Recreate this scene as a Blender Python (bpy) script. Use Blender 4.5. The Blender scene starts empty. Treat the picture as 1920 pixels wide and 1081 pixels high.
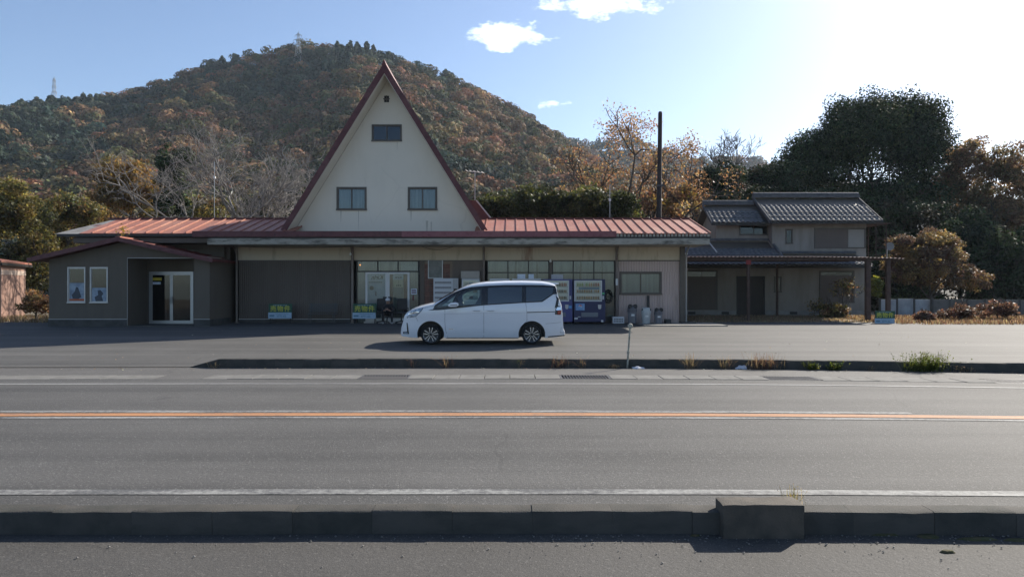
import bpy, bmesh, math, random
import numpy as np
from mathutils import Vector, Matrix, noise as mnoise
from mathutils.geometry import tessellate_polygon

S = bpy.context.scene
COL = S.collection

# ------------------------------------------------------------------ camera
F, CX, CY, EYE = 1300.0, 960.0, 540.0, 1.69      # focal length in photo pixels, optical axis, eye height
cam = bpy.data.cameras.new('camera')
cam_o = bpy.data.objects.new('camera', cam); COL.objects.link(cam_o)
cam.sensor_width = 36.0; cam.lens = 36.0 * F / 1920.0
cam.clip_start = 0.1; cam.clip_end = 6000
cam_o.location = (0, 0, EYE); cam_o.rotation_euler = (math.radians(90), 0, 0)
S.camera = cam_o

# ------------------------------------------------------------------ sky, sun, exposure
SUN_AZ, SUN_EL = math.radians(47), math.radians(33.5)
SKY_STRENGTH, SUN_STRENGTH, EXPOSURE = 0.086, 4.5, 1.06
world = bpy.data.worlds.new('World'); S.world = world; world.use_nodes = True
wn = world.node_tree.nodes; wl = world.node_tree.links; wn.clear()
w_out = wn.new('ShaderNodeOutputWorld'); w_bg = wn.new('ShaderNodeBackground')
w_sky = wn.new('ShaderNodeTexSky'); w_sky.sky_type = 'NISHITA'; w_sky.sun_disc = False
w_sky.sun_elevation = SUN_EL; w_sky.sun_rotation = SUN_AZ
w_sky.air_density = .85; w_sky.dust_density = .95; w_sky.ozone_density = 2.6; w_sky.altitude = 100
w_bg.inputs[1].default_value = SKY_STRENGTH
# cumulus: fractal noise over the direction of view, denser in three banks
w_tc = wn.new('ShaderNodeTexCoord'); w_sep = wn.new('ShaderNodeSeparateXYZ'); wl.new(w_tc.outputs['Generated'], w_sep.inputs[0])
def wmath(op, a, b=None, clamp=False):
    n = wn.new('ShaderNodeMath'); n.operation = op; n.use_clamp = clamp
    for i, v in enumerate((a, b)):
        if v is None: continue
        if isinstance(v, (int, float)): n.inputs[i].default_value = v
        else: wl.new(v, n.inputs[i])
    return n.outputs[0]
w_map = wn.new('ShaderNodeMapping'); w_map.inputs['Scale'].default_value = (1, 1, 2.2)
wl.new(w_tc.outputs['Generated'], w_map.inputs[0])
w_n = wn.new('ShaderNodeTexNoise'); w_n.inputs['Scale'].default_value = 9; w_n.inputs['Detail'].default_value = 9; w_n.inputs['Roughness'].default_value = .62
wl.new(w_map.outputs[0], w_n.inputs[0])
w_n2 = wn.new('ShaderNodeTexNoise'); w_n2.inputs['Scale'].default_value = 2.6; w_n2.inputs['Detail'].default_value = 2
wl.new(w_map.outputs[0], w_n2.inputs[0])
ax = wmath('DIVIDE', w_sep.outputs[0], wmath('MAXIMUM', w_sep.outputs[1], .05))
az_ = wmath('DIVIDE', w_sep.outputs[2], wmath('MAXIMUM', w_sep.outputs[1], .05))
def bank(cx, cz, rx, rz):
    a = wmath('DIVIDE', wmath('SUBTRACT', ax, cx), rx); b = wmath('DIVIDE', wmath('SUBTRACT', az_, cz), rz)
    r = wmath('SQRT', wmath('ADD', wmath('MULTIPLY', a, a), wmath('MULTIPLY', b, b)))
    return wmath('SUBTRACT', 1.0, r, True)
banks = [((965-CX)/F, (CY-66)/F, .095, .030), ((1125-CX)/F, (CY+6)/F, .17, .040), ((988-CX)/F, (CY-193)/F, .075, .024)]
cov = None
for b in banks:
    m = bank(*b); cov = m if cov is None else wmath('MAXIMUM', cov, m)
ahead = wmath('GREATER_THAN', w_sep.outputs[1], .05)
cov = wmath('MULTIPLY', wmath('POWER', cov, .55), ahead)
wide = wmath('MULTIPLY', wmath('SUBTRACT', w_n2.outputs[0], .60), 1.0)
dens = wmath('ADD', wmath('MULTIPLY', cov, .46), wmath('ADD', wide, wmath('MULTIPLY', wmath('SUBTRACT', w_n.outputs[0], .66), 1.9)))
dens = wmath('MULTIPLY', dens, 3.0, True)
w_hz = wmath('MULTIPLY', dens, .9)
w_mix = wn.new('ShaderNodeMixRGB'); w_mix.blend_type = 'MIX'; w_mix.inputs[2].default_value = (17, 17.5, 18.5, 1)
wl.new(w_hz, w_mix.inputs[0]); wl.new(w_sky.outputs[0], w_mix.inputs[1])
wl.new(w_mix.outputs[0], w_bg.inputs[0]); wl.new(w_bg.outputs[0], w_out.inputs[0])

sun = bpy.data.lights.new('sun', 'SUN'); sun.energy = SUN_STRENGTH; sun.angle = math.radians(.55); sun.color = (1.0, .93, .82)
sun_o = bpy.data.objects.new('sun', sun); COL.objects.link(sun_o)
sv = Vector((math.sin(SUN_AZ)*math.cos(SUN_EL), math.cos(SUN_AZ)*math.cos(SUN_EL), math.sin(SUN_EL)))
sun_o.location = sv*60; sun_o.rotation_euler = sv.to_track_quat('Z', 'Y').to_euler()
S.view_settings.view_transform = 'Standard'; S.view_settings.look = 'None'
S.view_settings.exposure = EXPOSURE; S.view_settings.gamma = 1.0
S.cycles.max_bounces = 6; S.cycles.diffuse_bounces = 3; S.cycles.transparent_max_bounces = 10
S.cycles.use_denoising = True

# ------------------------------------------------------------------ helpers
ORG = {}
def at(px, py, D): return Vector(((px-CX)*D/F, D, EYE-(py-CY)*D/F))
def span(px0, px1, py0, py1, D):
    s = D/F
    return (px0-CX)*s, (px1-CX)*s, EYE-(py1-CY)*s, EYE-(py0-CY)*s
def lot_z(y): return 0.0 if y < 16.6 else min(.018*(y-16.6), .245)

def tag(o, label=None, cat=None, group=None, kind=None):
    if label: o['label'] = label
    if cat: o['category'] = cat
    if group: o['group'] = group
    if kind: o['kind'] = kind
    return o
def thing(name, loc, label, cat, group=None, rz=0):
    o = bpy.data.objects.new(name, None); COL.objects.link(o); o.empty_display_size = .2
    o.location = loc; o.rotation_euler = (0, 0, rz); ORG[o.name] = Vector(loc) if rz == 0 else Vector((0, 0, 0))
    return tag(o, label, cat, group)
def link(name, me, parent, mats, org, smooth=None):
    o = bpy.data.objects.new(name, me); COL.objects.link(o)
    for m in (mats if isinstance(mats, (list, tuple)) else [mats]): me.materials.append(m)
    if parent is not None: o.parent = parent
    else: o.location = org
    ORG[o.name] = Vector(org)
    if smooth is not None:
        me.shade_smooth()
        if smooth < 179: me.set_sharp_from_angle(angle=math.radians(smooth))
    return o
def part_copy(src, parent, off):
    c = src.copy(); COL.objects.link(c); c.parent = parent; c.location = Vector(src.location)+Vector(off); ORG[c.name] = ORG[src.name]
    return c
def copy_tree(o, parent=None):
    c = o.copy(); COL.objects.link(c); c.parent = parent; ORG[c.name] = ORG.get(o.name, Vector())
    for ch in o.children: copy_tree(ch, c)
    return c

class MB:
    """collects faces; build() links them as one mesh object"""
    def __init__(s): s.v = []; s.f = []; s.mi = []
    def add(s, vs, fs, m=0):
        k = len(s.v); s.v += [tuple(p) for p in vs]; s.f += [tuple(i+k for i in f) for f in fs]; s.mi += [m]*len(fs); return s
    def quad(s, a, b, c, d, m=0): return s.add([a, b, c, d], [(0, 1, 2, 3)], m)
    def box(s, x0, x1, y0, y1, z0, z1, m=0):
        vs = [(x, y, z) for z in (z0, z1) for y in (y0, y1) for x in (x0, x1)]
        return s.add(vs, [(0, 2, 3, 1), (4, 5, 7, 6), (0, 1, 5, 4), (2, 6, 7, 3), (0, 4, 6, 2), (1, 3, 7, 5)], m)
    def prism(s, poly, y0, y1, m=0, axis='y'):
        """poly of (x,z), extruded along y (or of (y,z) along x, or (x,y) along z)"""
        n = len(poly)
        def P(a, b, t): return {'y': (a, t, b), 'x': (t, a, b), 'z': (a, b, t)}[axis]
        vs = [P(a, b, y0) for a, b in poly]+[P(a, b, y1) for a, b in poly]
        fs = [tuple(range(n)), tuple(range(2*n-1, n-1, -1))]+[(i, (i+1) % n+n if 0 else i+n, (i+1) % n+n, (i+1) % n) for i in range(n)]
        return s.add(vs, fs, m)
    def tube(s, pts, r, n=6, m=0, caps=True):
        pts = [Vector(p) for p in pts]; rs = r if isinstance(r, (list, tuple)) else [r]*len(pts)
        k0 = len(s.v); prev = None
        for i, p in enumerate(pts):
            t = (pts[min(i+1, len(pts)-1)]-pts[max(i-1, 0)])
            t = t.normalized() if t.length > 1e-9 else Vector((0, 0, 1))
            if prev is None:
                u = t.cross(Vector((0, 0, 1)));
                if u.length < 1e-3: u = t.cross(Vector((1, 0, 0)))
            else: u = prev-t*prev.dot(t)
            u.normalize(); prev = u; w = t.cross(u)
            for j in range(n):
                a = 2*math.pi*j/n; q = p+(u*math.cos(a)+w*math.sin(a))*rs[i]; s.v.append(tuple(q))
        for i in range(len(pts)-1):
            for j in range(n):
                a = k0+i*n+j; b = k0+i*n+(j+1) % n
                s.f.append((a, b, b+n, a+n)); s.mi.append(m)
        if caps:
            s.f.append(tuple(range(k0+n-1, k0-1, -1))); e = k0+(len(pts)-1)*n; s.f.append(tuple(range(e, e+n))); s.mi += [m, m]
        return s
    def lathe(s, prof, c=(0, 0, 0), n=20, m=0, axis='z', cap=True):
        """prof of (r, h)"""
        k = len(s.v)
        for r, h in prof:
            for j in range(n):
                a = 2*math.pi*j/n; x, y = r*math.cos(a), r*math.sin(a)
                p = {'z': (x, y, h), 'y': (x, h, y), 'x': (h, x, y)}[axis]
                s.v.append((p[0]+c[0], p[1]+c[1], p[2]+c[2]))
        for i in range(len(prof)-1):
            for j in range(n):
                a = k+i*n+j; b = k+i*n+(j+1) % n; s.f.append((a, b, b+n, a+n)); s.mi.append(m)
        if cap:
            s.f.append(tuple(range(k, k+n))); e = k+(len(prof)-1)*n; s.f.append(tuple(range(e, e+n))); s.mi += [m, m]
        return s
    def corr(s, x0, x1, z0, z1, y, pitch, amp, m=0):
        """corrugated sheet in the xz plane, ribs upright"""
        n = max(2, int(round((x1-x0)/pitch*4))); vs = []
        for i in range(n+1):
            x = x0+(x1-x0)*i/n; d = (-amp if (i % 4) in (1, 2) else 0); vs += [(x, y+d, z0), (x, y+d, z1)]
        return s.add(vs, [(2*i, 2*i+2, 2*i+3, 2*i+1) for i in range(n)], m)
    def wall(s, outer, holes, y, t, m=0):
        """flat wall in the xz plane from y (face) to y+t with openings; outer, holes: lists of (x,z)"""
        loops = [outer]+holes; flat = [p for l in loops for p in l]
        tris = tessellate_polygon([[Vector((a, b, 0)) for a, b in l] for l in loops])
        n = len(flat)
        vs = [(a, y, b) for a, b in flat]+[(a, y+t, b) for a, b in flat]
        fs = []
        for tr in tris:
            a, b, c = [Vector(flat[i]) for i in tr]
            cw = (b-a).x*(c-a).y-(b-a).y*(c-a).x
            tr = tuple(tr) if cw > 0 else tuple(reversed(tr))
            fs += [tr, tuple(n+i for i in reversed(tr))]
        k = 0
        for l in loops:
            L = len(l)
            for i in range(L): a, b = k+i, k+(i+1) % L; fs.append((a, b, b+n, a+n))
            k += L
        return s.add(vs, fs, m)
    def build(s, name, mat, parent=None, smooth=None, local=False, bevel=0, org=None, normals=True):
        me = bpy.data.meshes.new(name)
        if org is None:
            if parent is not None: org = ORG[parent.name]
            elif local: org = Vector((0, 0, 0))
            else:
                a = np.array(s.v); org = Vector(((a[:, 0].min()+a[:, 0].max())/2, (a[:, 1].min()+a[:, 1].max())/2, a[:, 2].min()))
        org = Vector(org)
        if local and parent is not None: org = Vector((0, 0, 0))
        me.from_pydata([(p[0]-org.x, p[1]-org.y, p[2]-org.z) for p in s.v], [], s.f)
        if normals or bevel:
            bm = bmesh.new(); bm.from_mesh(me)
            if bevel:
                bmesh.ops.remove_doubles(bm, verts=bm.verts, dist=1e-5)
                bm.normal_update()
                ed = [e for e in bm.edges if len(e.link_faces) == 2 and e.calc_face_angle(0) > .5]
                mi = None
                bmesh.ops.bevel(bm, geom=ed, offset=bevel, segments=2, profile=.6, affect='EDGES', clamp_overlap=True)
            if not bevel:
                me.polygons.foreach_set('material_index', s.mi); bm.free(); bm = bmesh.new(); bm.from_mesh(me)
            bmesh.ops.recalc_face_normals(bm, faces=bm.faces); bm.to_mesh(me); bm.free()
        else: me.polygons.foreach_set('material_index', s.mi)
        return link(name, me, parent, mat, org, smooth)
def rect(x0, x1, z0, z1): return [(x0, z0), (x1, z0), (x1, z1), (x0, z1)]

# ------------------------------------------------------------------ materials
MATS = {}
class NT:
    def __init__(s, name):
        s.m = bpy.data.materials.new(name); s.m.use_nodes = True; s.t = s.m.node_tree; s.N = s.t.nodes; s.L = s.t.links
        s.N.clear(); s.out = s.N.new('ShaderNodeOutputMaterial'); s.pos = s.N.new('ShaderNodeNewGeometry').outputs['Position']
    def n(s, kind, **kw):
        n = s.N.new('ShaderNode'+kind)
        for k, v in kw.items():
            if k[0] == '_': setattr(n, k[1:], v)
            else:
                i = n.inputs[int(k[1:])] if (k[0] == 'i' and k[1:].isdigit()) else n.inputs[k.replace('__', ' ')]
                if hasattr(v, 'is_output') or isinstance(v, bpy.types.NodeSocket): s.L.new(v, i)
                else: i.default_value = v
        return n
    def noise(s, scale, detail=4, rough=.55, stretch=None, vec=None):
        v = vec or s.pos
        if stretch: v = s.n('Mapping', i0=v, Scale=stretch).outputs[0]
        return s.n('TexNoise', Vector=v, Scale=scale, Detail=detail, Roughness=rough).outputs[0]
    def ramp(s, fac, a, b, c0=(0, 0, 0), c1=(1, 1, 1)):
        r = s.n('ValToRGB', Fac=fac); e = r.color_ramp.elements
        e[0].position = a; e[1].position = b; e[0].color = (*c0[:3], 1); e[1].color = (*c1[:3], 1); return r.outputs[0]
    def mix(s, fac, a, b, mode='MIX'):
        f = lambda c: (*c, 1) if isinstance(c, tuple) and len(c) == 3 else c
        return s.n('MixRGB', _blend_type=mode, Fac=fac, Color1=f(a), Color2=f(b)).outputs[0]
    def math(s, op, a, b=0.0): return s.n('Math', _operation=op, i0=a, i1=b).outputs[0]
    def bump(s, h, strength=.3, dist=.01): return s.n('Bump', Height=h, Strength=strength, Distance=dist).outputs[0]
    def done(s, color, rough=.7, metal=0.0, spec=.5, normal=None, coat=0.0, **kw):
        p = s.n('BsdfPrincipled')
        for k, v in (('Base Color', color), ('Roughness', rough), ('Metallic', metal), ('Specular IOR Level', spec), ('Coat Weight', coat), ('Normal', normal)):
            if v is None: continue
            if isinstance(v, bpy.types.NodeSocket): s.L.new(v, p.inputs[k])
            else: p.inputs[k].default_value = (*v, 1) if isinstance(v, tuple) and len(v) == 3 else v
        s.L.new(p.outputs[0], s.out.inputs[0]); s.p = p; MATS[s.m.name] = s.m; return s.m
def plain(name, c, rough=.65, var=.18, scale=3.0, metal=0.0, spec=.4, bump=.0, bscale=60, coat=0.0, c2=None, streak=None, patch=(.42, .68)):
    t = NT(name); a = t.noise(scale, 5, .6)
    col = t.mix(a, tuple(x*(1-var) for x in c), tuple(min(1, x*(1+var)) for x in c))
    if c2: col = t.mix(t.ramp(t.noise(scale*.8+.37, 6, .65, streak), *patch), col, c2)
    nb = t.bump(t.noise(bscale, 3), bump, .01) if bump else None
    return t.done(col, rough, metal, spec, nb, coat)
def leafmat(name, transl=.35, spec=.25, rough=.5):
    t = NT(name); a = t.n('Attribute', _attribute_name='Col').outputs['Color']
    p = t.n('BsdfPrincipled', Base__Color=a, Roughness=rough); p.inputs['Specular IOR Level'].default_value = spec
    tr = t.n('BsdfTranslucent', Color=t.mix(1.0, a, (1.3, 1.2, .85), 'MULTIPLY'))
    mx = t.n('MixShader', Fac=transl, i1=p.outputs[0], i2=tr.outputs[0]); t.L.new(mx.outputs[0], t.out.inputs[0]); MATS[name] = t.m; return t.m
def panemat(name, tint=(.75, .8, .8), refl=1.15, rough=.02):
    t = NT(name); tr = t.n('BsdfTransparent', Color=(*tint, 1)); gl = t.n('BsdfGlossy', Color=(.95, .97, 1, 1), Roughness=rough)
    fr = t.n('Fresnel', IOR=1.55).outputs[0]; fr = t.math('MULTIPLY', fr, refl)
    mx = t.n('MixShader', Fac=fr, i1=tr.outputs[0], i2=gl.outputs[0]); t.L.new(mx.outputs[0], t.out.inputs[0]); MATS[name] = t.m; return t.m
def emitmat(name, c, s):
    t = NT(name); e = t.n('Emission', Color=(*c, 1), Strength=s); t.L.new(e.outputs[0], t.out.inputs[0]); MATS[name] = t.m; return t.m

def asphalt(name, c, agg=1.0, streaks=True, tone=(.72, 1.3)):
    t = NT(name)
    big = t.noise(.28, 6, .65); sep = t.noise(.9, 4, .6, (.035, 1.5, 1))
    fine = t.noise(110, 2, .6); mid = t.noise(28, 3, .6)
    col = t.mix(t.ramp(big, .3, .7), tuple(x*.76 for x in c), tuple(x*1.14 for x in c))
    if streaks: col = t.mix(t.ramp(sep, .35, .7), col, t.mix(1.0, col, (.58, .585, .59), 'MULTIPLY'))
    col = t.mix(t.ramp(fine, .38, .66), t.mix(1.0, col, (tone[0],)*3, 'MULTIPLY'), t.mix(1.0, col, (tone[1],)*3, 'MULTIPLY'))
    vor = t.n('TexVoronoi', Vector=t.pos, Scale=85.0); stone = t.ramp(vor.outputs['Color'], .78, .92)
    col = t.mix(t.math('MULTIPLY', stone, .5*agg), col, tuple(min(.5, x*2.6) for x in c))
    cr = t.n('TexVoronoi', _feature='DISTANCE_TO_EDGE', Vector=t.n('Mapping', i0=t.mix(.12, t.pos, t.n('TexNoise', Vector=t.pos, Scale=1.3).outputs[1]), Scale=(.16, .42, 1)).outputs[0], Scale=1.0).outputs['Distance']
    crack = t.math('MULTIPLY', t.math('LESS_THAN', cr, .0022), t.math('GREATER_THAN', t.noise(.22, 2), .53))
    col = t.mix(t.math('MULTIPLY', crack, .22), col, (.02, .02, .02))
    stain = t.ramp(t.noise(.8, 6, .7), .63, .72); col = t.mix(t.math('MULTIPLY', stain, .5), col, (.03, .03, .032))
    h = t.math('ADD', t.math('MULTIPLY', fine, .6), mid)
    return t.done(col, .82, 0, .35, t.bump(h, .55*agg, .012))
# ------------------------------------------------------------------ palette
m_soil = plain('dry_soil', (.17, .14, .105), .95, .3, .9, bump=.5, bscale=20, c2=(.10, .095, .06))
m_road = asphalt('road_asphalt', (.089, .0865, .083), 1.0)
m_lot = asphalt('lot_asphalt', (.094, .0905, .085), .6, True, (.85, 1.15))
m_apron = asphalt('apron_asphalt', (.066, .0625, .058), .8, False)
m_strip = asphalt('shoulder_asphalt', (.092, .088, .083), .8, False)
def paintmat(name, c, wear=(.38, .62), under=(.085, .085, .086), stretch=(.5, 3, 1)):
    t = NT(name); w = t.ramp(t.mix(.5, t.noise(14, 6, .8), t.noise(1.4, 5, .65, stretch)), *wear)
    col = t.mix(w, t.mix(t.noise(90, 2), tuple(x*.8 for x in c), c), under)
    return t.done(col, .75, 0, .3, t.bump(t.noise(110, 2), .4, .01))
m_paint_w = paintmat('road_paint_white', (.31, .31, .295), (.41, .57))
m_paint_faint = paintmat('road_paint_worn', (.30, .30, .29), (.38, .66))
m_paint_o = paintmat('road_paint_orange', (.42, .205, .095), (.48, .70))
m_paint_dash = paintmat('road_paint_broken', (.34, .34, .33), (.40, .56), stretch=(.35, 1, 1))
m_kerb = plain('kerb_concrete', (.072, .066, .057), .9, .25, 5, bump=.5, bscale=90, c2=(.04, .04, .035), streak=(.6, .6, 2.0), patch=(.45, .75))
m_kerb_dark = plain('kerb_concrete_sooty', (.062, .057, .05), .9, .3, 5, bump=.5, bscale=90, c2=(.036, .038, .032), patch=(.42, .7))
m_cover = plain('gutter_concrete', (.15, .146, .136), .9, .2, 4, bump=.4, bscale=90, c2=(.10, .098, .09))
m_iron = plain('grate_iron', (.09, .09, .095), .6, .3, 20, metal=.5)
m_pit = plain('gutter_pit', (.03, .03, .028), .95, .2)
m_stone = plain('gravel_stone', (.2, .19, .175), .9, .5, 30)
m_moss = plain('moss', (.055, .06, .022), .95, .5, 30, bump=.8, bscale=120, c2=(.1, .075, .04))

# ------------------------------------------------------------------ ground, road, lot
def bend(x, y0):
    k = .0032+.0006*(y0-5.75)
    return y0-(k*x*x if x > 0 else .0007*x*x)
def strip(mb, y0, y1, x0, x1, z, step=.5, zf=None):
    n = max(1, int((x1-x0)/step)); k = len(mb.v)
    for i in range(n+1):
        x = x0+(x1-x0)*i/n
        for y in (y0, y1):
            yy = bend(x, y); mb.v.append((x, yy, z if zf is None else zf(x, yy)+z))
    for i in range(n): a = k+2*i; mb.f.append((a, a+2, a+3, a+1)); mb.mi.append(0)
    return mb
# the ground: one sheet, stepped down on the near side, rising to the buildings, out to the horizon
mb = MB(); ys = [-60, 0, 5.24, 5.245, 15.5, 16.6, 20, 25, 30.2, 34, 60, 120, 400, 1500, 5000]
zs = [-.17, -.17, -.17, -.03, -.03, -.03, .03, .12, .215, .23, .23, .2, 0, -1, -4]
xs = [-5000, -300, -60, 60, 300, 5000]
for y, z in zip(ys, zs):
    for x in xs: mb.v.append((x, y, z))
for j in range(len(ys)-1):
    for i in range(len(xs)-1): a = j*len(xs)+i; mb.f.append((a, a+1, a+1+len(xs), a+len(xs))); mb.mi.append(0)
tag(mb.build('ground', m_soil, org=(0, 0, 0)), kind='structure')
mb = MB(); n = 240
for j, y in enumerate((-12, 3.0, 4.2, 4.6, 4.9, 5.25)):
    for i in range(n+1):
        x = -30+60*i/n; z = -.15+.012*mnoise.noise(Vector((x*.7, y*1.4, 0)))*(1 if 0 < j < 5 else .4)
        mb.v.append((x, y, z))
for j in range(5):
    for i in range(n): a = j*(n+1)+i; mb.f.append((a, a+1, a+n+2, a+n+1)); mb.mi.append(0)
tag(mb.build('forecourt', m_apron, org=(0, 0, 0), smooth=180), kind='structure')
mb = MB(); strip(mb, 5.36, 12.98, -70, 60, 0); tag(mb.build('road', m_road, org=(0, 0, 0)), kind='structure')
mb = MB(); strip(mb, 13.57, 14.86, -70, 60, 0); tag(mb.build('road_shoulder', m_strip, org=(0, 0, 0)), kind='structure')
# parking lot, gently rising towards the hall, its far edge ragged where the dirt begins
mb = MB(); nx = 220; rows = [15.0, 16.6, 18, 20, 22, 24, 26, 28, 29.0]
rng = random.Random(5)
for j in range(len(rows)+1):
    for i in range(nx+1):
        x = -70+130*i/nx
        if j < len(rows): y = rows[j]
        else:
            y = 31.0
            if x > 7.6: y = 29.9+.25*mnoise.noise(Vector((x*.5, 3, 0)))-max(0, x-14)*.12
            if x < -18.5: y = 29.6+.4*mnoise.noise(Vector((x*.4, 7, 0)))
        y = max(y, rows[j-1]+.05) if j else bend(x, 14.93)
        mb.v.append((x, y, lot_z(y)+.004))
for j in range(len(rows)):
    for i in range(nx): a = j*(nx+1)+i; mb.f.append((a, a+1, a+nx+2, a+nx+1)); mb.mi.append(0)
tag(mb.build('parking_lot', m_lot, org=(0, 0, 0)), kind='structure')
# light concrete threshold where the lot meets the road beyond the divider
mb = MB(); strip(mb, 15.08, 15.17, -40, -6.75, .009); tag(mb.build('lot_edge_strip', m_cover, org=(0, 0, 0)), kind='structure')
mb = MB(); mb.box(5.2, 8.5, 27.3, 29.4, .16, .238); 
tag(mb.build('entrance_slab', plain('pale_slab', (.27, .25, .22), .9, .2, 2, c2=(.18, .17, .15)), org=(0, 0, 0)), kind='structure')

def marking(name, y0, y1, x0, x1, m, z=.005):
    mb = MB(); strip(mb, y0, y1, x0, x1, z); return tag(mb.build(name, m, org=(0, 0, 0)), kind='structure')
marking('near_edge_line', 5.69, 5.83, -60, 50, m_paint_w)
marking('far_edge_line', 12.24, 12.37, -60, 50, m_paint_faint)
marking('centre_line', 9.20, 9.41, -60, 50, m_paint_o)
marking('centre_line_far_white', 9.46, 9.61, -60, 5.4, m_paint_w)
marking('centre_line_near_white', 9.03, 9.14, -60, 50, m_paint_dash)

# ------------------------------------------------------------------ kerbs
def kerb_stone(name, parent, x0, x1, y0, depth, zb, zt, mat, rng, chamfer=.013, bnd=True):
    j = rng.uniform(-.006, .006); zt += rng.uniform(-.005, .005); a = bend(x0, y0)+j if bnd else y0; b = bend(x1, y0)+j if bnd else y0
    g = .0007; x0 += g; x1 -= g; c = chamfer; n = 4; mb = MB(); zc = zt-.45*c
    prof = [(0, zb), (0, zt-c*1.6), (c*.45, zc), (c*1.6, zt), (depth-c, zt), (depth, zt-c), (depth, zb)]; k = len(prof)
    for i in range(n+1):
        t = i/n; x = x0+(x1-x0)*t; yb = a+(b-a)*t; wob = 0 if i in (0, n) else 1
        for q, (dy, z) in enumerate(prof):
            ch = rng.uniform(-.004, .004) if 0 < q < 5 else 0
            if q in (1, 2, 3) and rng.random() < .12: ch -= rng.uniform(.004, .012)
            mb.v.append((x, yb+dy+(rng.uniform(-.002, .002)), z+ch*(wob*.7+.3)))
    for i in range(n):
        for q in range(k-1): p = i*k+q; mb.f.append((p, p+k, p+k+1, p+1)); mb.mi.append(0)
    mb.f.append(tuple(range(k))); mb.f.append(tuple(range(n*k+k-1, n*k-1, -1))); mb.mi += [0, 0]
    return mb.build(name, mat, parent, 35)
rng = random.Random(11)
kn = thing('kerb', (0, 5.2, -.15), 'long row of dark concrete kerb stones beside the road and forecourt', 'kerb'); del kn['category']; kn['kind'] = 'structure'
for i in range(-16, 17):
    x0 = (998-CX)/250+.6*i
    kerb_stone('kerb_stone', kn, x0, x0+.6, 5.2, .18, -.2, .022, m_kerb if rng.random() < .6 else m_kerb_dark, rng)
kf = thing('kerb', (0, 14.8, 0), 'raised kerb divider between road and parking lot with weeds growing along it', 'kerb'); del kf['category']; kf['kind'] = 'structure'
x = -6.25
mb = MB(); a = bend(-6.8, 14.8)
mb.add([(-6.95, a+.08, -.02), (-6.25, 14.78, -.02), (-6.25, 14.95, -.02), (-6.95, a+.14, -.02), (-6.9, a+.08, .012), (-6.25, 14.78, .19), (-6.25, 14.95, .19), (-6.9, a+.14, .012)],
       [(0, 3, 2, 1), (4, 5, 6, 7), (0, 1, 5, 4), (1, 2, 6, 5), (2, 3, 7, 6), (3, 0, 4, 7)])
mb.build('ramp_stone', m_kerb_dark, kf, bevel=.015)
while x < 15:
    kerb_stone('kerb_stone', kf, x, x+.6, 14.8, .15, -.03, .192, m_kerb_dark if rng.random() < .8 else m_kerb, rng, .018); x += .6
# ------------------------------------------------------------------ gutter with concrete covers and iron grates
gu = thing('gutter', (0, 13.0, 0), 'covered roadside gutter of pale concrete slabs with iron grates', 'gutter'); del gu['category']; gu['kind'] = 'structure'
mb = MB(); strip(mb, 12.97, 13.6, -30, 20, -.10); mb.build('gutter_floor', m_pit, gu)
def gx(px): return (px-CX)*13.25/F
grates = [(675, 767), (1050, 1143), (1427, 1521), (1812, 1915)]
grates = [(gx(a), gx(b)) for a, b in grates]
stops = [-12.0, gx(300), gx(388)]+[v for ab in grates for v in ab]+[14.0]
for i in range(0, len(stops), 2):
    a, b = stops[i], stops[i+1]; n = max(1, int(round((b-a)/.5)))
    for j in range(n):
        x, x1 = a+(b-a)*j/n, a+(b-a)*(j+1)/n; mid = (x+x1)/2
        y0, y1 = bend(mid, 12.985), bend(mid, 13.565); g = .005; dz = rng.uniform(-.003, .005)
        mb = MB(); mb.box(x+g, x1-g, y0, y1, -.06, .004+dz); mb.build('gutter_cover', m_cover, gu, bevel=.008)
mb = MB(); strip(mb, 12.975, 13.575, stops[1], stops[2], .001); mb.build('patch', m_strip, gu)
for a, b in grates:
    ym = bend((a+b)/2, 13.27); y0, y1 = ym-.27, ym+.27
    mb = MB(); mb.box(a, b, y0, y0+.025, -.05, .002).box(a, b, y1-.025, y1, -.05, .002).box(a, a+.02, y0, y1, -.05, .003).box(b-.02, b, y0, y1, -.05, .003)
    nb = 17
    for i in range(nb): xx = a+.03+(b-a-.06)*i/(nb-1); mb.box(xx-.010, xx+.010, y0+.02, y1-.02, -.045, .001)
    mb.build('grate', m_iron, gu)
# ------------------------------------------------------------------ concrete block on the near kerb
bm = bmesh.new(); bmesh.ops.create_cube(bm, size=1); bmesh.ops.bevel(bm, geom=bm.edges[:], offset=.016, segments=1, affect='EDGES'); bmesh.ops.subdivide_edges(bm, edges=[e for e in bm.edges if e.calc_length() > .3], cuts=7, use_grid_fill=True)
mb = MB()
for v in bm.verts:
    v.co = Vector((1.853+v.co.x*.594, 5.20+v.co.y*.20, -.0285+v.co.z*.253)); v.co += Vector((mnoise.noise(v.co*9), mnoise.noise(v.co*9+Vector((5, 0, 0))), mnoise.noise(v.co*11+Vector((0, 7, 0)))))*.006
bm.verts.index_update(); mb.v = [tuple(v.co) for v in bm.verts]; mb.f = [tuple(v.index for v in f.verts) for f in bm.faces]; mb.mi = [0]*len(mb.f); bm.free()
tag(mb.build('concrete_block', plain('block_concrete', (.10, .085, .068), .9, .25, 6, bump=.6, bscale=80, c2=(.06, .053, .044)), smooth=35), 'weathered brown concrete block standing across the near kerb stones', 'block')

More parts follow.
